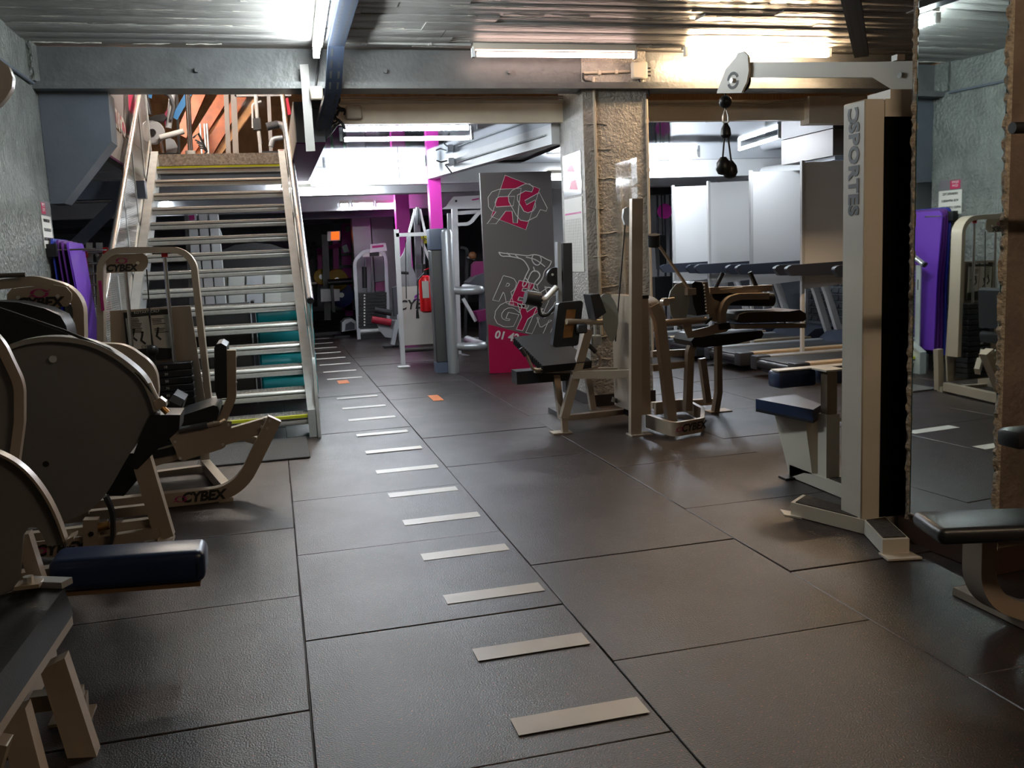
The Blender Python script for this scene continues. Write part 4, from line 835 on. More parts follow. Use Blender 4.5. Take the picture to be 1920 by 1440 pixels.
t.p('label', B().box(p.x-.06, p.x+.02, 10.910, 10.914, z0+.18, z0+.38), PAPER); t.p('bracket', B().box(p.x-.02, p.x+.02, 11.06, 11.56, 1.2, 1.26), BLACK)
# ================================================================ CABLE PRESS WITH THE WHITE SHROUD
t = T('shrouded_cable_machine', 'white machine with a lettered shroud panel behind the extinguisher', 'gym machine', (1.6, 11.6, 0)); YM = 11.55
barp(t, 'front_upright', WHITEE, [(743, 430, YM), (756, 686, YM)], .06, .055); plate(t, 'shroud', mat('shroud_pale', (.50, .48, .45), .4), YM+.02, YM+.04, [(750, 538), (815, 534), (818, 644), (758, 648)]); t.p('foot_flange', B().box(*(lambda q: (q.x-.07, q.x+.07, q.y-.08, q.y+.08, 0, .01))(onZ(757, 688))), WHITEE)
barp(t, 'top_beam', WHITEE, [(742, 441, YM), (812, 438, YM)], .06, .045); tubep(t, 'lower_rail', mat('dark_rail', (.05, .045, .04), .4), [(758, 657, YM+.03), (815, 653, YM+.03)], .03)
p = P(783, 405, YM+.1); t.p('pulley', B().lathe([(.10, -.02), (.115, -.012), (.095, 0), (.115, .012), (.10, .02)], (p.x, YM+.1, p.z), 'x', 20), mat('pulley_grey', (.10, .11, .12), .4)); p2 = P(790, 424, YM+.1)
for dx in (-16, 14): barp(t, 'fork', WHITEE, [(783+dx*.3, 392, YM+.05), (783+dx, 436, YM+.05)], .02, .03)
barp(t, 'mast', mat('mast_grey', (.12, .12, .13), .4), [(781, 392, YM+.25), (786, 540, YM+.25)], .08, .075); barp(t, 'strut', WHITEE, [(788, 448, YM+.3), (812, 500, YM+.3)], .04, .035); barp(t, 'rear_post', SILVER, [(766, 440, YM+.5), (772, 640, YM+.5)], .06, .05)
barp(t, 'arm', SILVER, [(745, 500, YM+.3), (760, 475, YM+.3), (766, 455, YM+.3)], .05, .05, .1); tubep(t, 'grip', BLACK, [(745, 511, YM+.1), (766, 512, YM+.1)], .018)
p = P(783, 571, YM+.015); text('lettering', 'CYBEX', .17, INKB, p, X_+Z_*.03, Z_, t.o, t.loc, shear=.22, offset=.003); swoosh(t, P(790, 557, YM+.01), X_, Z_, .09, mat('ink_violet', (.20, .02, .30), .5)); tubep(t, 'cable', CABLE, [(794, 440, YM+.02), (793, 505, YM+.02)], .006); tubep(t, 'cable', CABLE, [(760, 450, YM+.02), (762, 560, YM+.02)], .006)
plate(t, 'rear_shroud', SILVER, YM+.5, YM+.55, [(745, 520), (760, 470), (790, 540), (800, 620), (760, 640)])
ys_ = T('yellow_notice', 'small yellow notice with black figures behind the barrier head', 'sign', P(794, 450, 11.95)); plate(ys_, 'sheet', YELLOW, 11.95, 11.955, [(783, 444), (805, 441), (806, 456), (784, 458)]); text('lettering', '1 M', .075, INKB, P(795, 450, 11.945), X_, Z_, ys_.o, ys_.loc); barp(ys_, 'holder', SILVER, [(795, 456, 11.96), (798, 640, 11.96)], .02, .02)
# ================================================================ STACK MACHINE WITH THE RED PAD
t = T('red_pad_machine', 'white arched weight machine with a small red leg pad', 'gym machine', (1.6, 15.3, 0)); YM = 15.4
t.p('arch', B().bar(fillet([P(*q, YM) for q in ((673, 636), (664, 490), (680, 472), (722, 466), (728, 612))], .2, 6), .08, .055, (0, 1, 0)), SILVER)
plate(t, 'header', WHITEE, YM-.05, YM+.0, [(693, 458), (723, 455), (726, 470), (694, 474)]); plate(t, 'header_logo', INKP, YM-.055, YM-.051, [(698, 461), (719, 459), (719, 463), (698, 465)]); plate(t, 'placard', PAPER, YM-.03, YM-.02, [(680, 474), (722, 471), (722, 480), (680, 482)]); plate(t, 'placard_black', BLACK, YM-.035, YM-.031, [(693, 474), (711, 472), (711, 480), (693, 481)])
for x_ in (686, 697): tubep(t, 'guide_rod', CHROME, [(x_, 482, YM), (x_+1, 560, YM)], .014)
tubep(t, 'selector_rod', BLACK, [(683, 500, YM), (684, 540, YM)], .04)
for i in range(11): plate(t, 'weight_plate', BLACK, YM-.05, YM+.25, [(672, 550+i*6), (725, 548+i*6), (725, 553.4+i*6), (672, 555.4+i*6)])
for i in range(11): plate(t, 'number_tab', PAPER, YM-.056, YM-.051, [(682, 552+i*5.6), (685, 552+i*5.6), (685, 555+i*5.6), (682, 555+i*5.6)])
tubep(t, 'base_rail', WHITEE, [(674, 621, YM), (740, 617, YM)], .04); tubep(t, 'red_pad', REDV, [(697, 599, YM-.5), (733, 605, YM-.5)], .058, n=14); tubep(t, 'black_pad', BLACKV, [(702, 581, YM-.4), (734, 587, YM-.4)], .05, n=12)
plate(t, 'cam_plate', SILVER, YM-.45, YM-.43, [(706, 606), (742, 608), (745, 620), (735, 634), (722, 632), (712, 620)]); barp(t, 'front_leg', SILVER, [(745, 600, YM-1.6), (736, 646, YM-1.6)], .08, .06); t.p('foot', B().box(*(lambda q: (q.x-.12, q.x+.10, q.y-.1, q.y+.1, 0, .03))(onZ(734, 651))), BLACK); plate(t, 'seat_back', mat('dark_grey_vinyl', (.06, .065, .075), .5), YM-.8, YM-.6, [(737, 540), (750, 535), (750, 590), (740, 594)]); plate(t, 'plum_seat', PLUMV, YM+.3, YM+.5, [(704, 530), (722, 527), (722, 546), (704, 545)])
barp(t, 'seat_post', SILVER, [(748, 590, YM-1.2), (752, 640, YM-1.6)], .06, .06); barp(t, 'seat_link', SILVER, [(735, 600, YM-.4), (752, 604, YM-1.5)], .06, .05)
# low grey foot box beside it
t = T('step_box', 'small silver foot plate unit with rounded top on the back floor', 'gym machine', (1.05, 16.6, 0)); plate(t, 'shell', SILVER, 16.4, 16.8, [(641, 622), (641, 605), (648, 599), (660, 597), (668, 603), (668, 618)]); plate(t, 'recess', DARKST, 16.38, 16.4, [(647, 620), (648, 608), (658, 603), (665, 607), (665, 617)]); t.p('tread_pad', B().box(.98, 1.25, 16.38, 16.82, .0, .03), BLACK)
# ================================================================ MAGENTA RACK AREA
t = T('magenta_rack', 'magenta power rack with black fittings at the back of the gym', 'gym rack', (1.1, 19, 0)); YM = 19.0
for x0, x1, yt, yb in ((640, 658, 420, 582), (624, 635, 450, 562), (594, 606, 466, 536)):
    plate(t, 'upright', MAGENTA, YM+(658-x1)*.03, YM+.15+(658-x1)*.03, [(x0, yt), (x1, yt), (x1+2, yb), (x0+3, yb)])
barp(t, 'cross_beam', MAGENTA, [(594, 470, YM+1.0), (655, 455, YM+.2)], .1, .08)
for a_, b_ in (((640, 478), (660, 476)), ((636, 500), (662, 499)), ((640, 545), (660, 546))): barp(t, 'hook_bar', BLACK, [(*a_, YM-.1), (*b_, YM-.1)], .06, .05)
plate(t, 'hook_plate', WHITEE, YM-.06, YM-.03, [(648, 425), (656, 424), (656, 434), (648, 435)]); plate(t, 'bar_hook', SILVER, YM-.06, YM-.03, [(641, 462), (650, 458), (655, 472), (645, 474)])
plate(t, 'foot', MAGENTA, YM, YM+.15, [(645, 545), (660, 543), (662, 592), (648, 592)]); t.p('base', B().box(onZ(640, 596).x, onZ(662, 596).x, 18.7, 19.3, 0, .04), BLACK)
t = T('black_cable_column', 'black cable column with an orange warning lamp beside the magenta rack', 'gym machine', (.7, 17.6, 0)); YM = 17.6
barp(t, 'column', BLACK, [(609, 440, YM), (614, 600, YM)], .12, .12); plate(t, 'lamp_box', SILVER, YM-.1, YM, [(614, 434), (638, 433), (638, 451), (614, 452)]); plate(t, 'lamp_lens', EMBER, YM-.12, YM-.101, [(621, 435), (636, 434), (636, 449), (621, 450)])
plate(t, 'white_box', WHITEE, YM-.2, YM-.1, [(601, 542), (637, 542), (637, 564), (602, 566)]); tubep(t, 'bench_bar', BLACK, [(615, 530, YM-.3), (660, 527, YM-.3)], .06); barp(t, 'strut', BLACK, [(622, 530, YM-.3), (626, 585, YM-.3)], .06, .05); t.p('base', B().box(.5, 1.15, 17.2, 18.0, 0, .05), BLACK)
for i, (cx, cy, m_, rr, lab) in enumerate(((603, 519, YEL2, .15, 'yellow weight plate racked on the far side of the black cable column'), (632, 525, YEL2, .21, 'larger yellow weight plate on the bar by the magenta upright'), (640, 553, mat('navy_plate', (.02, .03, .14), .5), .24, 'dark blue weight plate low on the black cable column'))):
    p = P(cx, cy, 17.9+.1*i); o = T('weight_plate', lab, 'weight plate', p, 'plates at the magenta rack'); o.p('disc', B().lathe([(rr*.2, -.03), (rr*.94, -.03), (rr, -.02), (rr, .02), (rr*.94, .03), (rr*.2, .03)], p, 'y', 26), m_); o.p('hub', B().lathe([(.03, -.05), (.05, -.05), (.05, .05), (.03, .05)], p, 'y', 14), STEEL); o.p('bar_stub', B().cyl((p.x, p.y, p.z), (p.x+.06, p.y+.35, p.z), .025), STEEL)
t = T('plate_tree', 'black upright bench frame standing in front of the pale back wall', 'gym rack', (.4, 21.5, 0)); YM = 21.5
for x_ in (577, 588): barp(t, 'upright', BLACK, [(x_, 455, YM), (x_+3, 575, YM)], .1, .1)
for y_ in (465, 490, 515, 535): barp(t, 'rung', BLACK, [(575, y_, YM-.05), (600, y_-1, YM-.05)], .08, .06)
t.p('base', B().box(.4, 1.1, 21.4, 21.8, 0, .05), BLACK); barp(t, 'chrome_bar', CHROME, [(573, 532, YM-.2), (600, 530, YM-.2)], .05, .05)
# ================================================================ WHITE PRESS BEHIND THE BANNER
t = T('plum_seat_machine', 'white press machine with plum seat partly hidden by the banner', 'gym machine', (2.4, 12.6, 0)); YM = 12.4
plate(t, 'head_plate', WHITEE, YM, YM+.06, [(828, 392), (838, 386), (850, 369), (905, 366), (910, 386), (900, 391)]); dot(t, 'bolt', BLACK, 855, 377, YM, .016); plate(t, 'head_logo', INKP, YM-.006, YM-.002, [(884, 374), (898, 371), (898, 374), (886, 376)])
barp(t, 'upright', WHITEE, [(852, 392, YM), (860, 690, YM)], .08, .075); barp(t, 'upright', SILVER, [(842, 400, YM+.3), (848, 640, YM+.3)], .07, .05); barp(t, 'arm', WHITEE, [(858, 421, YM-.05), (880, 420, YM-.05), (900, 396, YM-.05), (925, 392, YM-.05)], .06, .045, .15)
plate(t, 'top_rail', WHITEE, YM, YM+.05, [(858, 396), (905, 393), (905, 400), (858, 403)]); plate(t, 'seat_back', PLUMV, YM+.2, YM+.35, [(887, 496), (893, 490), (915, 490), (915, 520), (886, 522)]); plate(t, 'seat', mat('dark_grey_vinyl', (.06, .065, .075), .5), YM, YM+.4, [(880, 530), (895, 517), (920, 510), (920, 540), (884, 540)]); barp(t, 'lever', WHITEE, [(868, 560, YM), (892, 602, YM)], .06, .045); plate(t, 'roller', PLUMV, YM-.05, YM+.2, [(893, 585), (915, 580), (915, 600), (898, 604)])
barp(t, 'seat_post', DARKST, [(905, 540, YM+.2), (905, 640, YM+.2)], .09, .09); barp(t, 'base_rail', SILVER, [(866, 668, YM-.2), (915, 678, YM-.4)], .08, .07); barp(t, 'base_rail', SILVER, [(856, 640, YM+.4), (915, 636, YM+.4)], .08, .07)
# punch ball and rope rail behind it
t = T('punch_ball', 'brown leather ball on a stand behind the plum seat machine', 'ball', P(886, 480, 13.6)); t.p('ball', B().ball(P(886, 479, 13.6), .06), mat('brown_leather', (.16, .06, .02), .45)); barp(t, 'stand', BLACK, [(872, 640, 13.7), (876, 466, 13.7), (864, 464, 13.7)], .05, .04, .06); barp(t, 'cross_arm', BLACK, [(876, 482, 13.65), (890, 486, 13.6)], .03, .03)
# ================================================================ ROLLER COLUMN BY THE PILLAR
t = T('roller_arm_column', 'dark column with a black foam roller arm in front of the concrete column', 'gym machine', (2.30, 7.2, 0)); YM = 7.2
barp(t, 'column', mat('column_dark', (.035, .034, .036), .45), [(1061, 456, YM), (1066, 735, YM)], .09, .075); barp(t, 'edge_strip', SILVER, [(1046, 454, YM), (1051, 700, YM)], .07, .03)
p = P(1040, 518, YM); t.p('pulley', B().lathe([(.07, -.02), (.075, 0), (.07, .02)], p, 'y', 20), BLACK); dot(t, 'bolt', STEEL, 1036, 515, YM-.03, .01, .006)
tubep(t, 'roller', BLACKV, [(985, 557, YM-.05), (1012, 562, YM-.05)], .058, n=16); b = B()
for k in range(10): a_ = 2*PI*k/10; p = P(1012, 562, YM-.05); b.ball((p.x, p.y+math.cos(a_)*.048, p.z+math.sin(a_)*.048), .014, 6)
t.p('roller_gather', b, BLACKV); tubep(t, 'roller_bracket', STEEL, [(1010, 566, YM-.05), (1024, 560, YM-.05), (1044, 538, YM-.05)], .025, .04); tubep(t, 'strap_loop', BLACK, [(1010, 572, YM-.05), (1012, 592, YM-.05), (1026, 592, YM-.05), (1040, 575, YM-.05)], .014, .06)
t.p('base', B().box(2.18, 2.55, 7.0, 7.38, 0, .04), BLACK)
# ================================================================ CABLE STACK AT THE BACK OF THE TREADMILL ROOM
t = T('cable_stack', 'black cable stack with a magenta disc beyond the treadmill boards', 'gym machine', (5.1, 13.2, 0)); YM = 13.2
plate(t, 'top_pulley_box', BLACK, YM-.1, YM+.15, [(1222, 352), (1236, 347), (1258, 350), (1260, 364), (1224, 365)]); 
for x_ in (1232, 1246, 1256): tubep(t, 'guide_rod', DARKST, [(x_, 365, YM), (x_+3, 600, YM)], .016)
p = P(1246, 396, YM-.1); t.p('magenta_disc', B().lathe([(.03, -.015), (.115, -.015), (.115, .015), (.03, .015)], p, 'y', 28), MAGENTA); tubep(t, 'cable', CABLE, [(1240, 365, YM-.12), (1243, 470, YM-.12)], .010); plate(t, 'carriage', BLACK, YM-.15, YM, [(1234, 440), (1248, 441), (1250, 505), (1238, 505)]); plate(t, 'stack', BLACK, YM-.15, YM+.1, [(1228, 520), (1258, 518), (1258, 572), (1229, 574)]); t.p('base', B().box(4.8, 5.45, 12.9, 13.4, 0, .05), BLACK); tubep(t, 'upright', WHITEE, [(1260, 340, YM+.1), (1264, 610, YM+.1)], .03)
# ================================================================ TREADMILLS AND BOARDS
t = T('treadmill', 'treadmill with tan side rail and red lettering beside the leg curl machine', 'treadmill', (5.5, 8.05, 0), 'treadmills in a row')
Y0, Y1, XL, XR = 7.63, 8.47, 4.68, 6.55
t.p('deck', B().rbox(XL+.05, XR, Y0+.10, Y1-.10, .05, .17, .01, 1), DARKST); t.p('belt', B().rbox(XL+.02, XR-.4, Y0+.12, Y1-.12, .165, .185, .008, 2), mat('belt_black', (.03, .031, .033), .45, noise=.2, nscale=40))
TAN = mat('tan_rail', (.42, .33, .22), .4)
for y0, y1, m_ in ((Y0+.0, Y0+.13, TAN), (Y1-.13, Y1, SILVER)): 
    sr = t.p('side_rail', B().rbox(XL+.16, XR-.35, y0, y1, .10, .20, .015, 2), m_); t.p('rail_cap', B().rbox(XL, XL+.17, y0-.005, y1+.005, .06, .205, .02, 2), DARKST, parent=sr)
text('lettering', 'LIFE', .05, mat('ink_red', (.5, .03, .02), .5), (5.05, Y0-.001, .15), X_, Z_, t.o, t.loc, shear=.3)
t.p('rear_roller', B().cyl((XL+.05, Y0+.12, .13), (XL+.05, Y1-.12, .13), .05), BLACK); t.p('hood', B().prism([(XR-.45, .17), (XR-.30, .28), (XR+.0, .30), (XR+.05, .06), (XR-.45, .06)], 'y', Y0+.02, Y1-.02), mat('hood_navy', (.03, .04, .065), .4))
for x_ in (XL+.3, XR-.2):
    for y_ in (Y0+.06, Y1-.06): t.p('foot', B().cyl((x_, y_, 0), (x_, y_, .12), .03), BLACK)
RAIL = mat('rail_navy', (.035, .042, .062), .4)
for y_ in (Y0-.02, Y1-.04):
    t.p('handrail', B().prism([(p.x, p.z) for p in fillet([(5.12, 0, 1.10), (5.05, 0, 1.07), (5.12, 0, .99), (6.2, 0, .96), (6.25, 0, 1.12), (5.12, 0, 1.10)], .03, 4)], 'y', y_-.03, y_+.03), RAIL)
    t.p('upright', B().bar(fillet([(6.42, y_, .2), (6.25, y_, .7), (6.12, y_, 1.02)], .3), .06, .07, (0, 1, 0)), WHITEE)
t.p('console', B().prism([(6.05, 1.05), (6.12, 1.16), (6.38, 1.40), (6.42, 1.36), (6.22, 1.05)], 'y', Y0+.03, Y1-.07), RAIL)
tm = t.o
tlabs = ['second treadmill in from the leg curl machine, between two white boards', 'third treadmill in the row, beyond the second white board', 'treadmill beside the black cable stack at the end of the row']
for i in range(3):
    c = copy_tree(tm, (5.5, 8.05+1.05*(i+1), 0), tlabs[i])
blabs = ['white divider board after the tan-railed treadmill, nearest the pulldown tower', 'bright white divider board after the second treadmill of the row', 'white divider board after the third treadmill of the row', 'white divider board at the black cable stack with the magenta disc']
for i in range(4):
    y = 8.535+1.05*i; zt = (2.13, 2.13, 2.10, 2.13)[i]; o = T('divider_board', blabs[i], 'partition', (5.9, y, 0), 'white boards between the treadmills')
    o.p('board', B().prism([(5.32, .84), (6.70, .92), (6.70, zt+.02), (5.32, zt)], 'y', y, y+.02), WHITEP); o.p('post', B().box(5.315, 5.345, y-.01, y+.03, 0, zt+.02), WHITEE); o.p('post', B().box(6.68, 6.71, y-.01, y+.03, 0, zt+.02), WHITEE); o.p('foot', B().box(5.25, 5.41, y-.1, y+.12, 0, .01), WHITEE); o.p('foot', B().box(6.6, 6.78, y-.1, y+.12, 0, .01), WHITEE)
# back wall of the treadmill room with small glass blocks
wl2 = struct(B().box(7.35, 7.45, 8.0, 16, 0, 2.47).build('wall_treadmill', mat('slate_wall', (.12, .135, .16), .6)))
gb = mat('glass_block', (.07, .08, .085), .25); blk = B().rbox(-.02, 0, -.07, .07, -.04, .04, .01, 1).build('block', gb); bme = blk.data; bpy.data.objects.remove(blk)
for i in range(22):
    for j in range(9): o = link('block', bme, wl2); o.location = (7.35, 8.4+i*.16, .25+j*.1)
# ================================================================ UNDER AND BEHIND THE STAIRS
for i in range(4):
    z = .13+i*.235; o = T('foam_roll', ('teal foam roll lying lowest in the stack under the stairs', 'teal foam roll second from the floor in the stack under the stairs', 'teal foam roll third from the floor in the stack under the stairs', 'teal foam roll on top of the stack under the stairs')[i], 'foam roll', (.1, 9.4, z), 'teal rolls under the stairs')
    o.p('roll', B().lathe([(.02, -.27), (.10, -.27), (.118, -.25), (.118, .25), (.10, .27), (.02, .27)], (.09, 9.4, z), 'x', 22), TEAL); o.p('core', B().lathe([(.02, -.272), (.035, -.272), (.035, .272), (.02, .272)], (.09, 9.4, z), 'x', 12), DARKST)
t = T('roll_rack', 'dark rack frame that holds the teal rolls under the stairs', 'rack', (.1, 9.4, 0)); t.p('side', B().box(-.22, -.19, 9.24, 9.56, 0, 1.0), DARKST); t.p('base', B().box(-.22, .36, 9.26, 9.54, 0, .012), DARKST)
t = T('storage_chest', 'dark grey storage cabinet with two doors under the stairs', 'cabinet', (-.65, 9.4, 0)); t.p('body', B().box(-1.05, -.24, 9.22, 9.60, .0, .98), mat('cabinet_dark', (.035, .033, .033), .5)); 
for x0 in (-1.04, -.64): dd = t.p('door', B().box(x0, x0+.385, 9.20, 9.22, .06, .96), mat('cabinet_door', (.05, .047, .046), .45)); t.p('handle', B().cyl((x0+.05, 9.19, .4), (x0+.05, 9.19, .55), .008), STEEL, parent=dd)
t = T('grey_tower_machine', 'grey multi-panel machine with arched black top seen through the stair treads', 'gym machine', (-.2, 13, 0)); YM = 12.8
plate(t, 'arch_top', BLACK, YM-.05, YM+.3, [(415, 470), (440, 459), (475, 455), (510, 458), (538, 468), (545, 476), (545, 500), (415, 502)]); plate(t, 'frame', mat('olive_grey', (.26, .26, .23), .45), YM, YM+.4, [(408, 480), (550, 476), (556, 640), (412, 645)]); plate(t, 'dark_panel', BLACK, YM-.02, YM, [(424, 488), (525, 485), (526, 506), (424, 508)])
for k in range(3): plate(t, 'cover_panel', mat('cover_pale', (.40, .41, .38), .45) if k != 1 else SILVER, YM-.03, YM, [(428+k*34, 516), (458+k*34, 515), (460+k*34, 632), (430+k*34, 634)])
t.p('plinth', B().box(-.72, .30, YM+.05, YM+.4, 0, .35), DARKST)
t = T('white_stack_machine', 'white machine with slanted ribbed covers behind the upper stair treads', 'gym machine', (-1.0, 12.4, 0)); YM = 12.4
for k in range(3): plate(t, 'rib_cover', WHITEE, YM, YM+.25, [(352+k*20, 402), (368+k*20, 401), (386+k*20, 600), (368+k*20, 602)])
plate(t, 'side_frame', SILVER, YM+.1, YM+.3, [(345, 400), (352, 400), (370, 640), (360, 642)]); plate(t, 'logo_strip', INKP, YM-.006, YM-.001, [(354, 404), (364, 403), (365, 412), (355, 413)]); p = P(440, 440, YM); plate(t, 'head', SILVER, YM+.1, YM+.2, [(400, 430), (412, 428), (418, 446), (404, 450)]); t.p('base', B().box(-1.35, -.75, YM, YM+.3, 0, .5), DARKST)
t = T('dumbbell_rack', 'narrow upright rack with red and chrome hand weights beside the purple mats', 'gym rack', (-1.9, 9.2, 0)); YM = 9.2
for x_ in (167, 186): barp(t, 'upright', GALV, [(x_, 455, YM), (x_+14, 720, YM)], .04, .05)
t.p('base', B().box(onY(170, 700, YM).x-.1, onY(205, 700, YM).x+.1, YM-.15, YM+.15, 0, .03), DARKST); t.p('top_tie', B().bar([P(165, 470, YM), P(190, 469, YM)], .03, .03, (0, 1, 0)), GALV)
for k in range(7):
    y_ = 474+k*20; p = P(170+k*1.1, y_, YM-.08); o = T('hand_weight', 'small red hand weight on the %s peg from the top of the narrow chrome rack' % ('first', 'second', 'third', 'fourth', 'fifth', 'sixth', 'seventh')[k], 'dumbbell', p, 'red hand weights'); o.p('handle', B().cyl((p.x-.06, p.y, p.z), (p.x+.16, p.y, p.z), .012), CHROME)
    for dx in (-.05, .13): o.p('head', B().lathe([(.01, -.025), (.045, -.02), (.045, .02), (.01, .025)], (p.x+dx, p.y, p.z), 'x', 12), REDEN)
    t.p('peg', B().cyl((p.x+.05, p.y-.01, p.z-.025), (p.x+.05, YM+.02, p.z-.02), .012), GALV)
# ================================================================ CEILING SERVICES
def tray(label, pts, w):
    t = T('cable_tray', label, 'cable tray', pts[0]); b = B().bar(pts, .008, w, (0, 0, 1)); t.p('bed', b, TRAY)
    P_ = [V(p) for p in pts]
    for i in range(len(P_)-1):
        d = (P_[i+1]-P_[i]).normalized(); sd = d.cross(Z_).normalized(); L_ = (P_[i+1]-P_[i]).length; nb = B(); k = 0
        for s_ in (-1, 1): t.p('side_lip', B().bar([P_[i]+sd*s_*w/2+Z_*.02, P_[i+1]+sd*s_*w/2+Z_*.02], .045, .004, Z_), TRAY)
        while k*.09 < L_-.05:
            for s_ in (-.25, .25): c = P_[i]+d*(.05+k*.09)+sd*s_*w-Z_*.0045; nb.add([c-d*.03-sd*.008, c+d*.03-sd*.008, c+d*.03+sd*.008, c-d*.03+sd*.008], [(0, 1, 2, 3)])
            k += 1
        o = t.p('slot', nb, INKB); o['kind'] = 'stuff'
    for s_ in (-.2, .1, .3): t.p('cable', B().tube([p+V((s_*w, 0, .02)) for p in P_], .010, 6), CABLE)
    return t
tray('perforated steel cable tray beside the cool-white tube, dropping behind the main beam', [(.56, 3.5, 2.90), (.585, 7.05, 2.90), (.56, 7.30, 2.62), (.50, 7.86, 2.42)], .115)
tray('perforated steel cable tray on the ceiling over the pulldown tower arm', [(3.1, 4.6, 2.90), (5.1, 7.25, 2.90)], .115)
b0 = T('junction_box', 'beige junction box hanging at the lower end of the cable tray', 'junction box', (.49, 7.3, 2.60)); b0.p('box', B().rbox(.385, .48, 7.28, 7.33, 2.56, 2.66, .01, 1), PVC); b0.p('cable', B().tube(fillet([(.43, 7.3, 2.66), (.45, 7.3, 2.75), (.47, 7.2, 2.90)], .05), .008, 6), CABLE)
b1 = T('junction_box', 'beige junction box on the cream fascia beside the cable bundle', 'junction box', (.75, 7.95, 2.56)); b1.p('box', B().rbox(.70, .83, 7.92, 7.98, 2.51, 2.62, .01, 1), PVC); b1.p('cable', B().tube(fillet([(.70, 7.94, 2.57), (.62, 7.92, 2.60), (.56, 7.90, 2.55)], .04), .009, 6), CABLE)
b2 = T('junction_box', 'pale square junction box on the concrete column head', 'junction box', (3.12, 7.42, 2.78)); b2.p('box', B().rbox(3.03, 3.17, 7.40, 7.45, 2.74, 2.88, .012, 1), CREAMW); b2.p('cable', B().tube(fillet([(3.10, 7.43, 2.74), (3.12, 7.43, 2.70), (3.18, 7.43, 2.70), (3.185, 7.43, 2.60)], .02), .008, 6), CABLE)
for k in range(3): b2.p('gland', B().cyl((3.16, 7.425, 2.77+.03*k), (3.20, 7.425, 2.77+.03*k), .007), BLACK)
hs = T('hanging_strap', 'flat grey steel strap hanging from the main beam beside the stairwell', 'strap', (.33, 7.34, 2.3)); plate(hs, 'strap', mat('strap_grey', (.28, .27, .26), .45), 7.34, 7.345, [(562, 121), (578, 120), (591, 283), (574, 284)])
bn = T('cable_bundle', 'tangle of black cables spilling over the fascia beside the stairwell', 'cables', (.50, 7.85, 2.5))
random.seed(11)
for k in range(12):
    a = V((.54+.02*(k % 4), 7.90, 2.72-.02*k)); pts = [a]
    for q in range(5): pts.append(pts[-1]+V((random.uniform(-.05, .06), random.uniform(-.03, .04), random.uniform(-.07, .02))))
    bn.p('cable', B().tube(fillet(pts, .03), random.choice((.007, .009, .012)), 6), CABLE)
bn.p('clip', B().box(.40, .58, 7.93, 7.98, 2.60, 2.66), BLACK)
# conduits on ceiling and column
def conduit(label, pts, r=.011, m=PVC, clips=()):
    t = T('conduit', label, 'conduit', pts[0]); t.p('pipe', B().tube(fillet(pts, .03), r, 8), m)
    for c in clips: t.p('clip', B().box(c[0]-.012, c[0]+.012, c[1]-.016, c[1]+.016, c[2]-.016, c[2]+.016), m)
conduit('thin painted conduit along the ceiling leading to the dim pinkish tube', [(.60, 7.18, 2.952), (1.62, 7.20, 2.952)], .010, CEILM, [(.8, 7.18, 2.955), (1.3, 7.19, 2.955)])
conduit('thin cream conduit between the dim pinkish tube and the warm tube', [(3.0, 7.2, 2.952), (3.38, 7.18, 2.952)], .010, PVC, [(3.1, 7.2, 2.955)])
conduit('cream conduit running down the front of the concrete column', [(2.70, 7.438, 2.76), (2.70, 7.438, 1.0), (2.70, 7.438, .62)], .013, PVC, [(2.70, 7.44, z) for z in (2.5, 2.1, 1.7, 1.3)])
conduit('short horizontal cream conduit on the column head beside the junction box', [(2.61, 7.438, 2.79), (3.02, 7.438, 2.805)], .011, PVC, [(2.75, 7.44, 2.793), (2.9, 7.44, 2.8)])
conduit('black cable loop between the column conduits', [(2.61, 7.435, 2.79), (2.605, 7.435, 2.73), (2.68, 7.435, 2.72), (2.70, 7.435, 2.68)], .009, CABLE)
conduit('cream conduit on the edge of the column next to the treadmill room', [(3.165, 7.438, 2.58), (3.165, 7.438, 1.7), (3.17, 7.438, .4)], .012, PVC, [(3.165, 7.44, z) for z in (2.4, 2.0)])
conduit('thin cream conduit on the lower middle of the column', [(2.92, 7.438, 1.95), (2.93, 7.438, .9), (2.93, 7.438, .3)], .008, PVC)
conduit('thin grey conduit on the side face of the white slanted beam', [(2.48, 8.2, 2.39), (2.12, 10.40, 2.39)], .008, GALV)
b3 = T('junction_box', 'small grey junction box with wires on the white slanted beam', 'junction box', (2.06, 10.6, 2.40)); b3.p('box', B().rbox(2.03, 2.10, 10.45, 10.65, 2.36, 2.44, .01, 1), SILVER); b3.p('cable', B().tube(fillet([(2.04, 10.5, 2.38), (1.98, 10.4, 2.36), (2.0, 10.3, 2.30), (2.03, 10.3, 2.26)], .04), .008, 6), CABLE); b3.p('cable', B().tube(fillet([(2.04, 10.55, 2.42), (1.95, 10.5, 2.40), (1.90, 10.5, 2.42)], .04), .008, 6), CABLE)
# sheets on the side of the column
sh = T('training_sheet', 'large pale printed sheet taped to the side of the concrete column', 'poster', (2.597, 7.75, 1.6)); sh.p('paper', B().box(2.594, 2.598, 7.53, 8.02, 1.16, 1.80), PAPER); sh.p('heading', B().box(2.5925, 2.5938, 7.56, 8.0, 1.66, 1.675), INKP)
b = B()
for k in range(16): b.box(2.5925, 2.5935, 7.58, 7.98, 1.24+k*.025, 1.2415+k*.025)
for k in range(9): b.box(2.5925, 2.5935, 7.58+k*.05, 7.5815+k*.05, 1.24, 1.62)
o = sh.p('table_grid', b, mat('grid_grey', (.30, .30, .30), .6)); o['kind'] = 'stuff'
sh = T('glossy_poster', 'glossy poster with crimson shapes above the printed sheet on the column', 'poster', (2.597, 7.75, 2.0)); sh.p('film', B().box(2.594, 2.598, 7.53, 8.02, 1.82, 2.18), mat('glossy_film', (.50, .52, .54), .12)); 
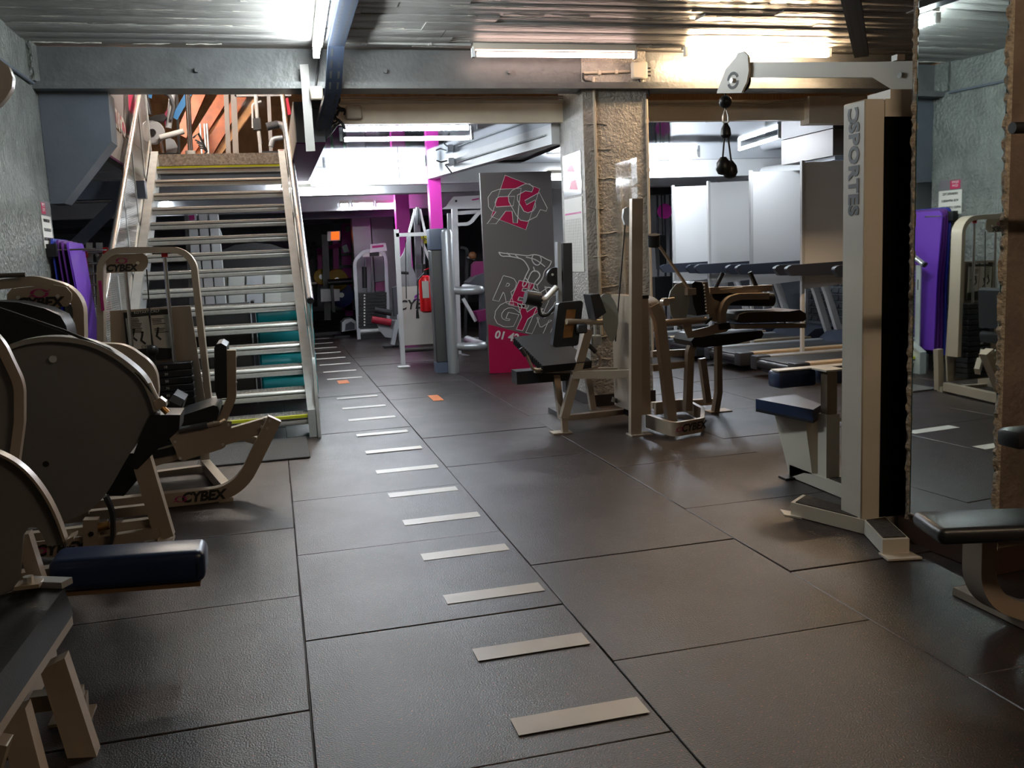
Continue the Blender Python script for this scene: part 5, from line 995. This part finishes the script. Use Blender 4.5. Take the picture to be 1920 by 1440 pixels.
for y0, z0, y1, z1 in ((7.62, 1.86, 7.86, 1.95), (7.70, 2.02, 7.90, 2.08)): sh.p('print', B().add([(2.5935, y0, z0), (2.5935, y1, z0+.02), (2.5935, y1-.05, z1), (2.5935, y0+.04, z1)], [(0, 1, 2, 3)]), CRIMSON)
# ================================================================ UPSTAIRS
t = T('cross_trainer', 'grey cross trainer standing at the stair head on the upper floor', 'gym machine', (-1.0, 12.2, 2.64)); YM = 12.0
p = P(286, 248, YM); t.p('flywheel', B().lathe([(.03, -.05), (.13, -.05), (.14, -.03), (.14, .03), (.13, .05), (.03, .05)], p, 'y', 26), SILVER); dot(t, 'hub', BLACK, 286, 248, YM-.06, .04)
plate(t, 'fender', BLACK, YM-.05, YM+.06, [(273, 222), (290, 216), (308, 213), (313, 220), (308, 226), (292, 228), (274, 231)]); tubep(t, 'pedal_arm', WHITEE, [(300, 258, YM-.1), (345, 246, YM-.1)], .035); tubep(t, 'mast', BLACK, [(280, 215, YM), (268, 160, YM), (266, 120, YM)], .035); tubep(t, 'mast', SILVER, [(316, 240, YM), (322, 190, YM), (326, 150, YM)], .035); tubep(t, 'hose_grip', mat('grip_grey', (.05, .05, .055), .7), [(320, 225, YM-.05), (326, 200, YM-.05), (318, 178, YM-.05), (300, 172, YM-.05)], .022, .08); plate(t, 'red_cover', mat('maroon_cover', (.25, .02, .06), .5), YM, YM+.1, [(306, 218), (316, 200), (318, 236), (310, 236)])
plate(t, 'rear_wheel', SILVER, YM+.1, YM+.16, [(310, 255), (326, 262), (333, 275), (330, 290), (312, 290)]); t.p('base', B().box(p.x-.2, p.x+.3, YM-.15, YM+.15, 2.64, 2.70), BLACK); tubep(t, 'stay', CHROME, [(300, 262, YM), (306, 290, YM)], .02)
t = T('cardio_sign', 'slanted crimson and grey panel lettered for the cardio floor above the stair cheek', 'sign', (-1.28, 9.5, 2.9))
def cz(y, z): return (-1.296, y, z)
for m_, pts in ((mat('sign_grey', (.30, .28, .29), .5), [(8.25, 2.86), (8.25, 3.02), (11.5, 3.55), (11.5, 2.67), (10.1, 2.67)]),): t.p('panel', B().add([cz(*q) for q in pts]+[(-1.32, *q) for q in pts], [tuple(range(5)), tuple(reversed(range(5, 10)))]+[(i, (i+1) % 5, 5+(i+1) % 5, 5+i) for i in range(5)]), m_)
def band(name, m_, px): t.p(name, B().add([onX(a, b_, -1.292) for a, b_ in px], [tuple(range(len(px)))]), m_)
band('crimson_band', CRIMSON, [(188, 172), (206, 190), (243, 241), (241, 253), (204, 224), (190, 204)]); band('dark_band', BLACK, [(232, 174), (240, 174), (244, 252), (240, 254), (233, 228)]); band('crimson_patch', CRIMSON, [(238, 178), (252, 176), (252, 205), (246, 214), (238, 200)])
a, c = onX(202, 200, -1.2905), onX(236, 243, -1.2905); r_ = (a-c).normalized(); text('lettering', 'CARDIO', .25, INK, (a+c)/2, r_, X_.cross(r_), t.o, t.loc, offset=.008)
# door frame, glazing and rods upstairs
t = T('upper_glazing', 'pale framed glazing at the stair head on the upper floor', 'partition', (.0, 13.2, 2.64)); YM = 13.2
for x0, x1 in ((417, 426), (430, 441)): plate(t, 'mullion', mat('frame_taupe', (.42, .38, .34), .45), YM, YM+.05, [(x0, 120), (x1, 120), (x1+7, 292), (x0+7, 292)])
plate(t, 'head_rail', WHITE, YM, YM+.05, [(440, 176), (546, 174), (546, 180), (440, 181)]); plate(t, 'right_stile', WHITE, YM, YM+.05, [(500, 180), (507, 180), (512, 292), (505, 292)]); plate(t, 'pane', CLEAR, YM+.02, YM+.026, [(441, 181), (500, 181), (505, 290), (446, 290)])
t.p('sill', B().box(P(417, 290, YM).x, P(546, 290, YM).x, YM, YM+.06, 2.64, 2.68), WHITE)
t = T('upper_baluster', 'polished steel pole on the landing beside the cross trainer', 'pole', P(355, 285, 11.8)); tubep(t, 'pole', CHROME, [(349, 120, 11.8), (358, 300, 11.8)], .03); t.p('collar', B().cyl(P(357, 283, 11.8), P(358, 300, 11.8), .06), STEEL)
t = T('blue_strap', 'wide blue suspension strap hanging under the wooden roof', 'strap', P(335, 220, 12.8)); barp(t, 'webbing', BLUEST, [(372, 150, 12.8), (352, 178, 12.8), (327, 222, 12.8)], .02, .075); barp(t, 'webbing', BLUEST, [(290, 130, 12.8), (276, 182, 12.8)], .02, .10); barp(t, 'anchor', BLACK, [(290, 128, 12.8), (374, 148, 12.8)], .05, .05); barp(t, 'post', BLACK, [(330, 140, 12.85), (338, 330, 12.85)], .05, .03)
t = T('wire_basket', 'black wire basket standing on the landing beyond the pole', 'basket', P(380, 270, 12.2))
for k in range(4): tubep(t, 'wire', BLACK, [(366+k*3, 262+k*5, 12.2), (378+k*3, 268+k*4, 12.2), (386, 284, 12.2)], .010)
tubep(t, 'rim', BLACK, [(362, 258, 12.2), (372, 250, 12.2), (388, 284, 12.2), (380, 292, 12.2)], .014); t.p('foot', B().box(P(375, 288, 12.2).x-.1, P(375, 288, 12.2).x+.1, 12.1, 12.3, 2.64, 2.68), BLACK)
t = T('white_cable_handle', 'white cable attachment with black pad hanging behind the glazing upstairs', 'gym machine', P(485, 220, 12.6)); tubep(t, 'spike', WHITEE, [(478, 150, 12.6), (482, 220, 12.6), (488, 270, 12.6)], .025); tubep(t, 'frame', WHITEE, [(490, 190, 12.6), (473, 195, 12.6), (474, 240, 12.6)], .014, .05); plate(t, 'pad', BLACK, 12.55, 12.65, [(474, 222), (488, 221), (490, 242), (475, 244)]); t.p('stand', B().box(P(487, 268, 12.6).x-.02, P(487, 268, 12.6).x+.02, 12.58, 12.62, 2.64, 2.95), WHITEE)
t = T('grey_lever_machine', 'silver lever machine with red cover at the edge of the stair head', 'gym machine', P(535, 240, 12.0)); plate(t, 'red_cover', mat('sign_red', (.5, .02, .05), .5), 12.0, 12.05, [(533, 186), (540, 183), (546, 214), (540, 216)]); tubep(t, 'arm', SILVER, [(500, 238, 12.0), (530, 232, 12.0), (538, 250, 12.0), (540, 290, 12.0)], .045, .08); tubep(t, 'grip', mat('grip_grey', (.05, .05, .055), .7), [(500, 238, 11.95), (522, 233, 11.95)], .05); tubep(t, 'loop', SILVER, [(508, 275, 12.0), (512, 260, 12.0), (530, 258, 12.0)], .03, .05); t.p('base', B().box(.0, .3, 11.8, 12.2, 2.64, 2.70), DARKST)
t = T('roof_props', 'slanted timber braces with pale struts under the wooden roof', 'timber brace', (-.6, 15, 2.64))
for a, b_ in (((345, 300), (420, 180)), ((375, 310), (470, 150)), ((340, 255), (400, 120))): barp(t, 'brace', WOOD, [(*a, 15.0), (*b_, 15.0)], .12, .16)
for a, b_ in (((355, 310), (440, 195)), ((400, 300), (480, 190))): barp(t, 'strut', WOODL, [(*a, 15.1), (*b_, 15.1)], .08, .10)
for x_ in (375, 383, 388): tubep(t, 'rod', STEEL, [(x_, 232, 14.8), (x_+4, 300, 14.8)], .015)
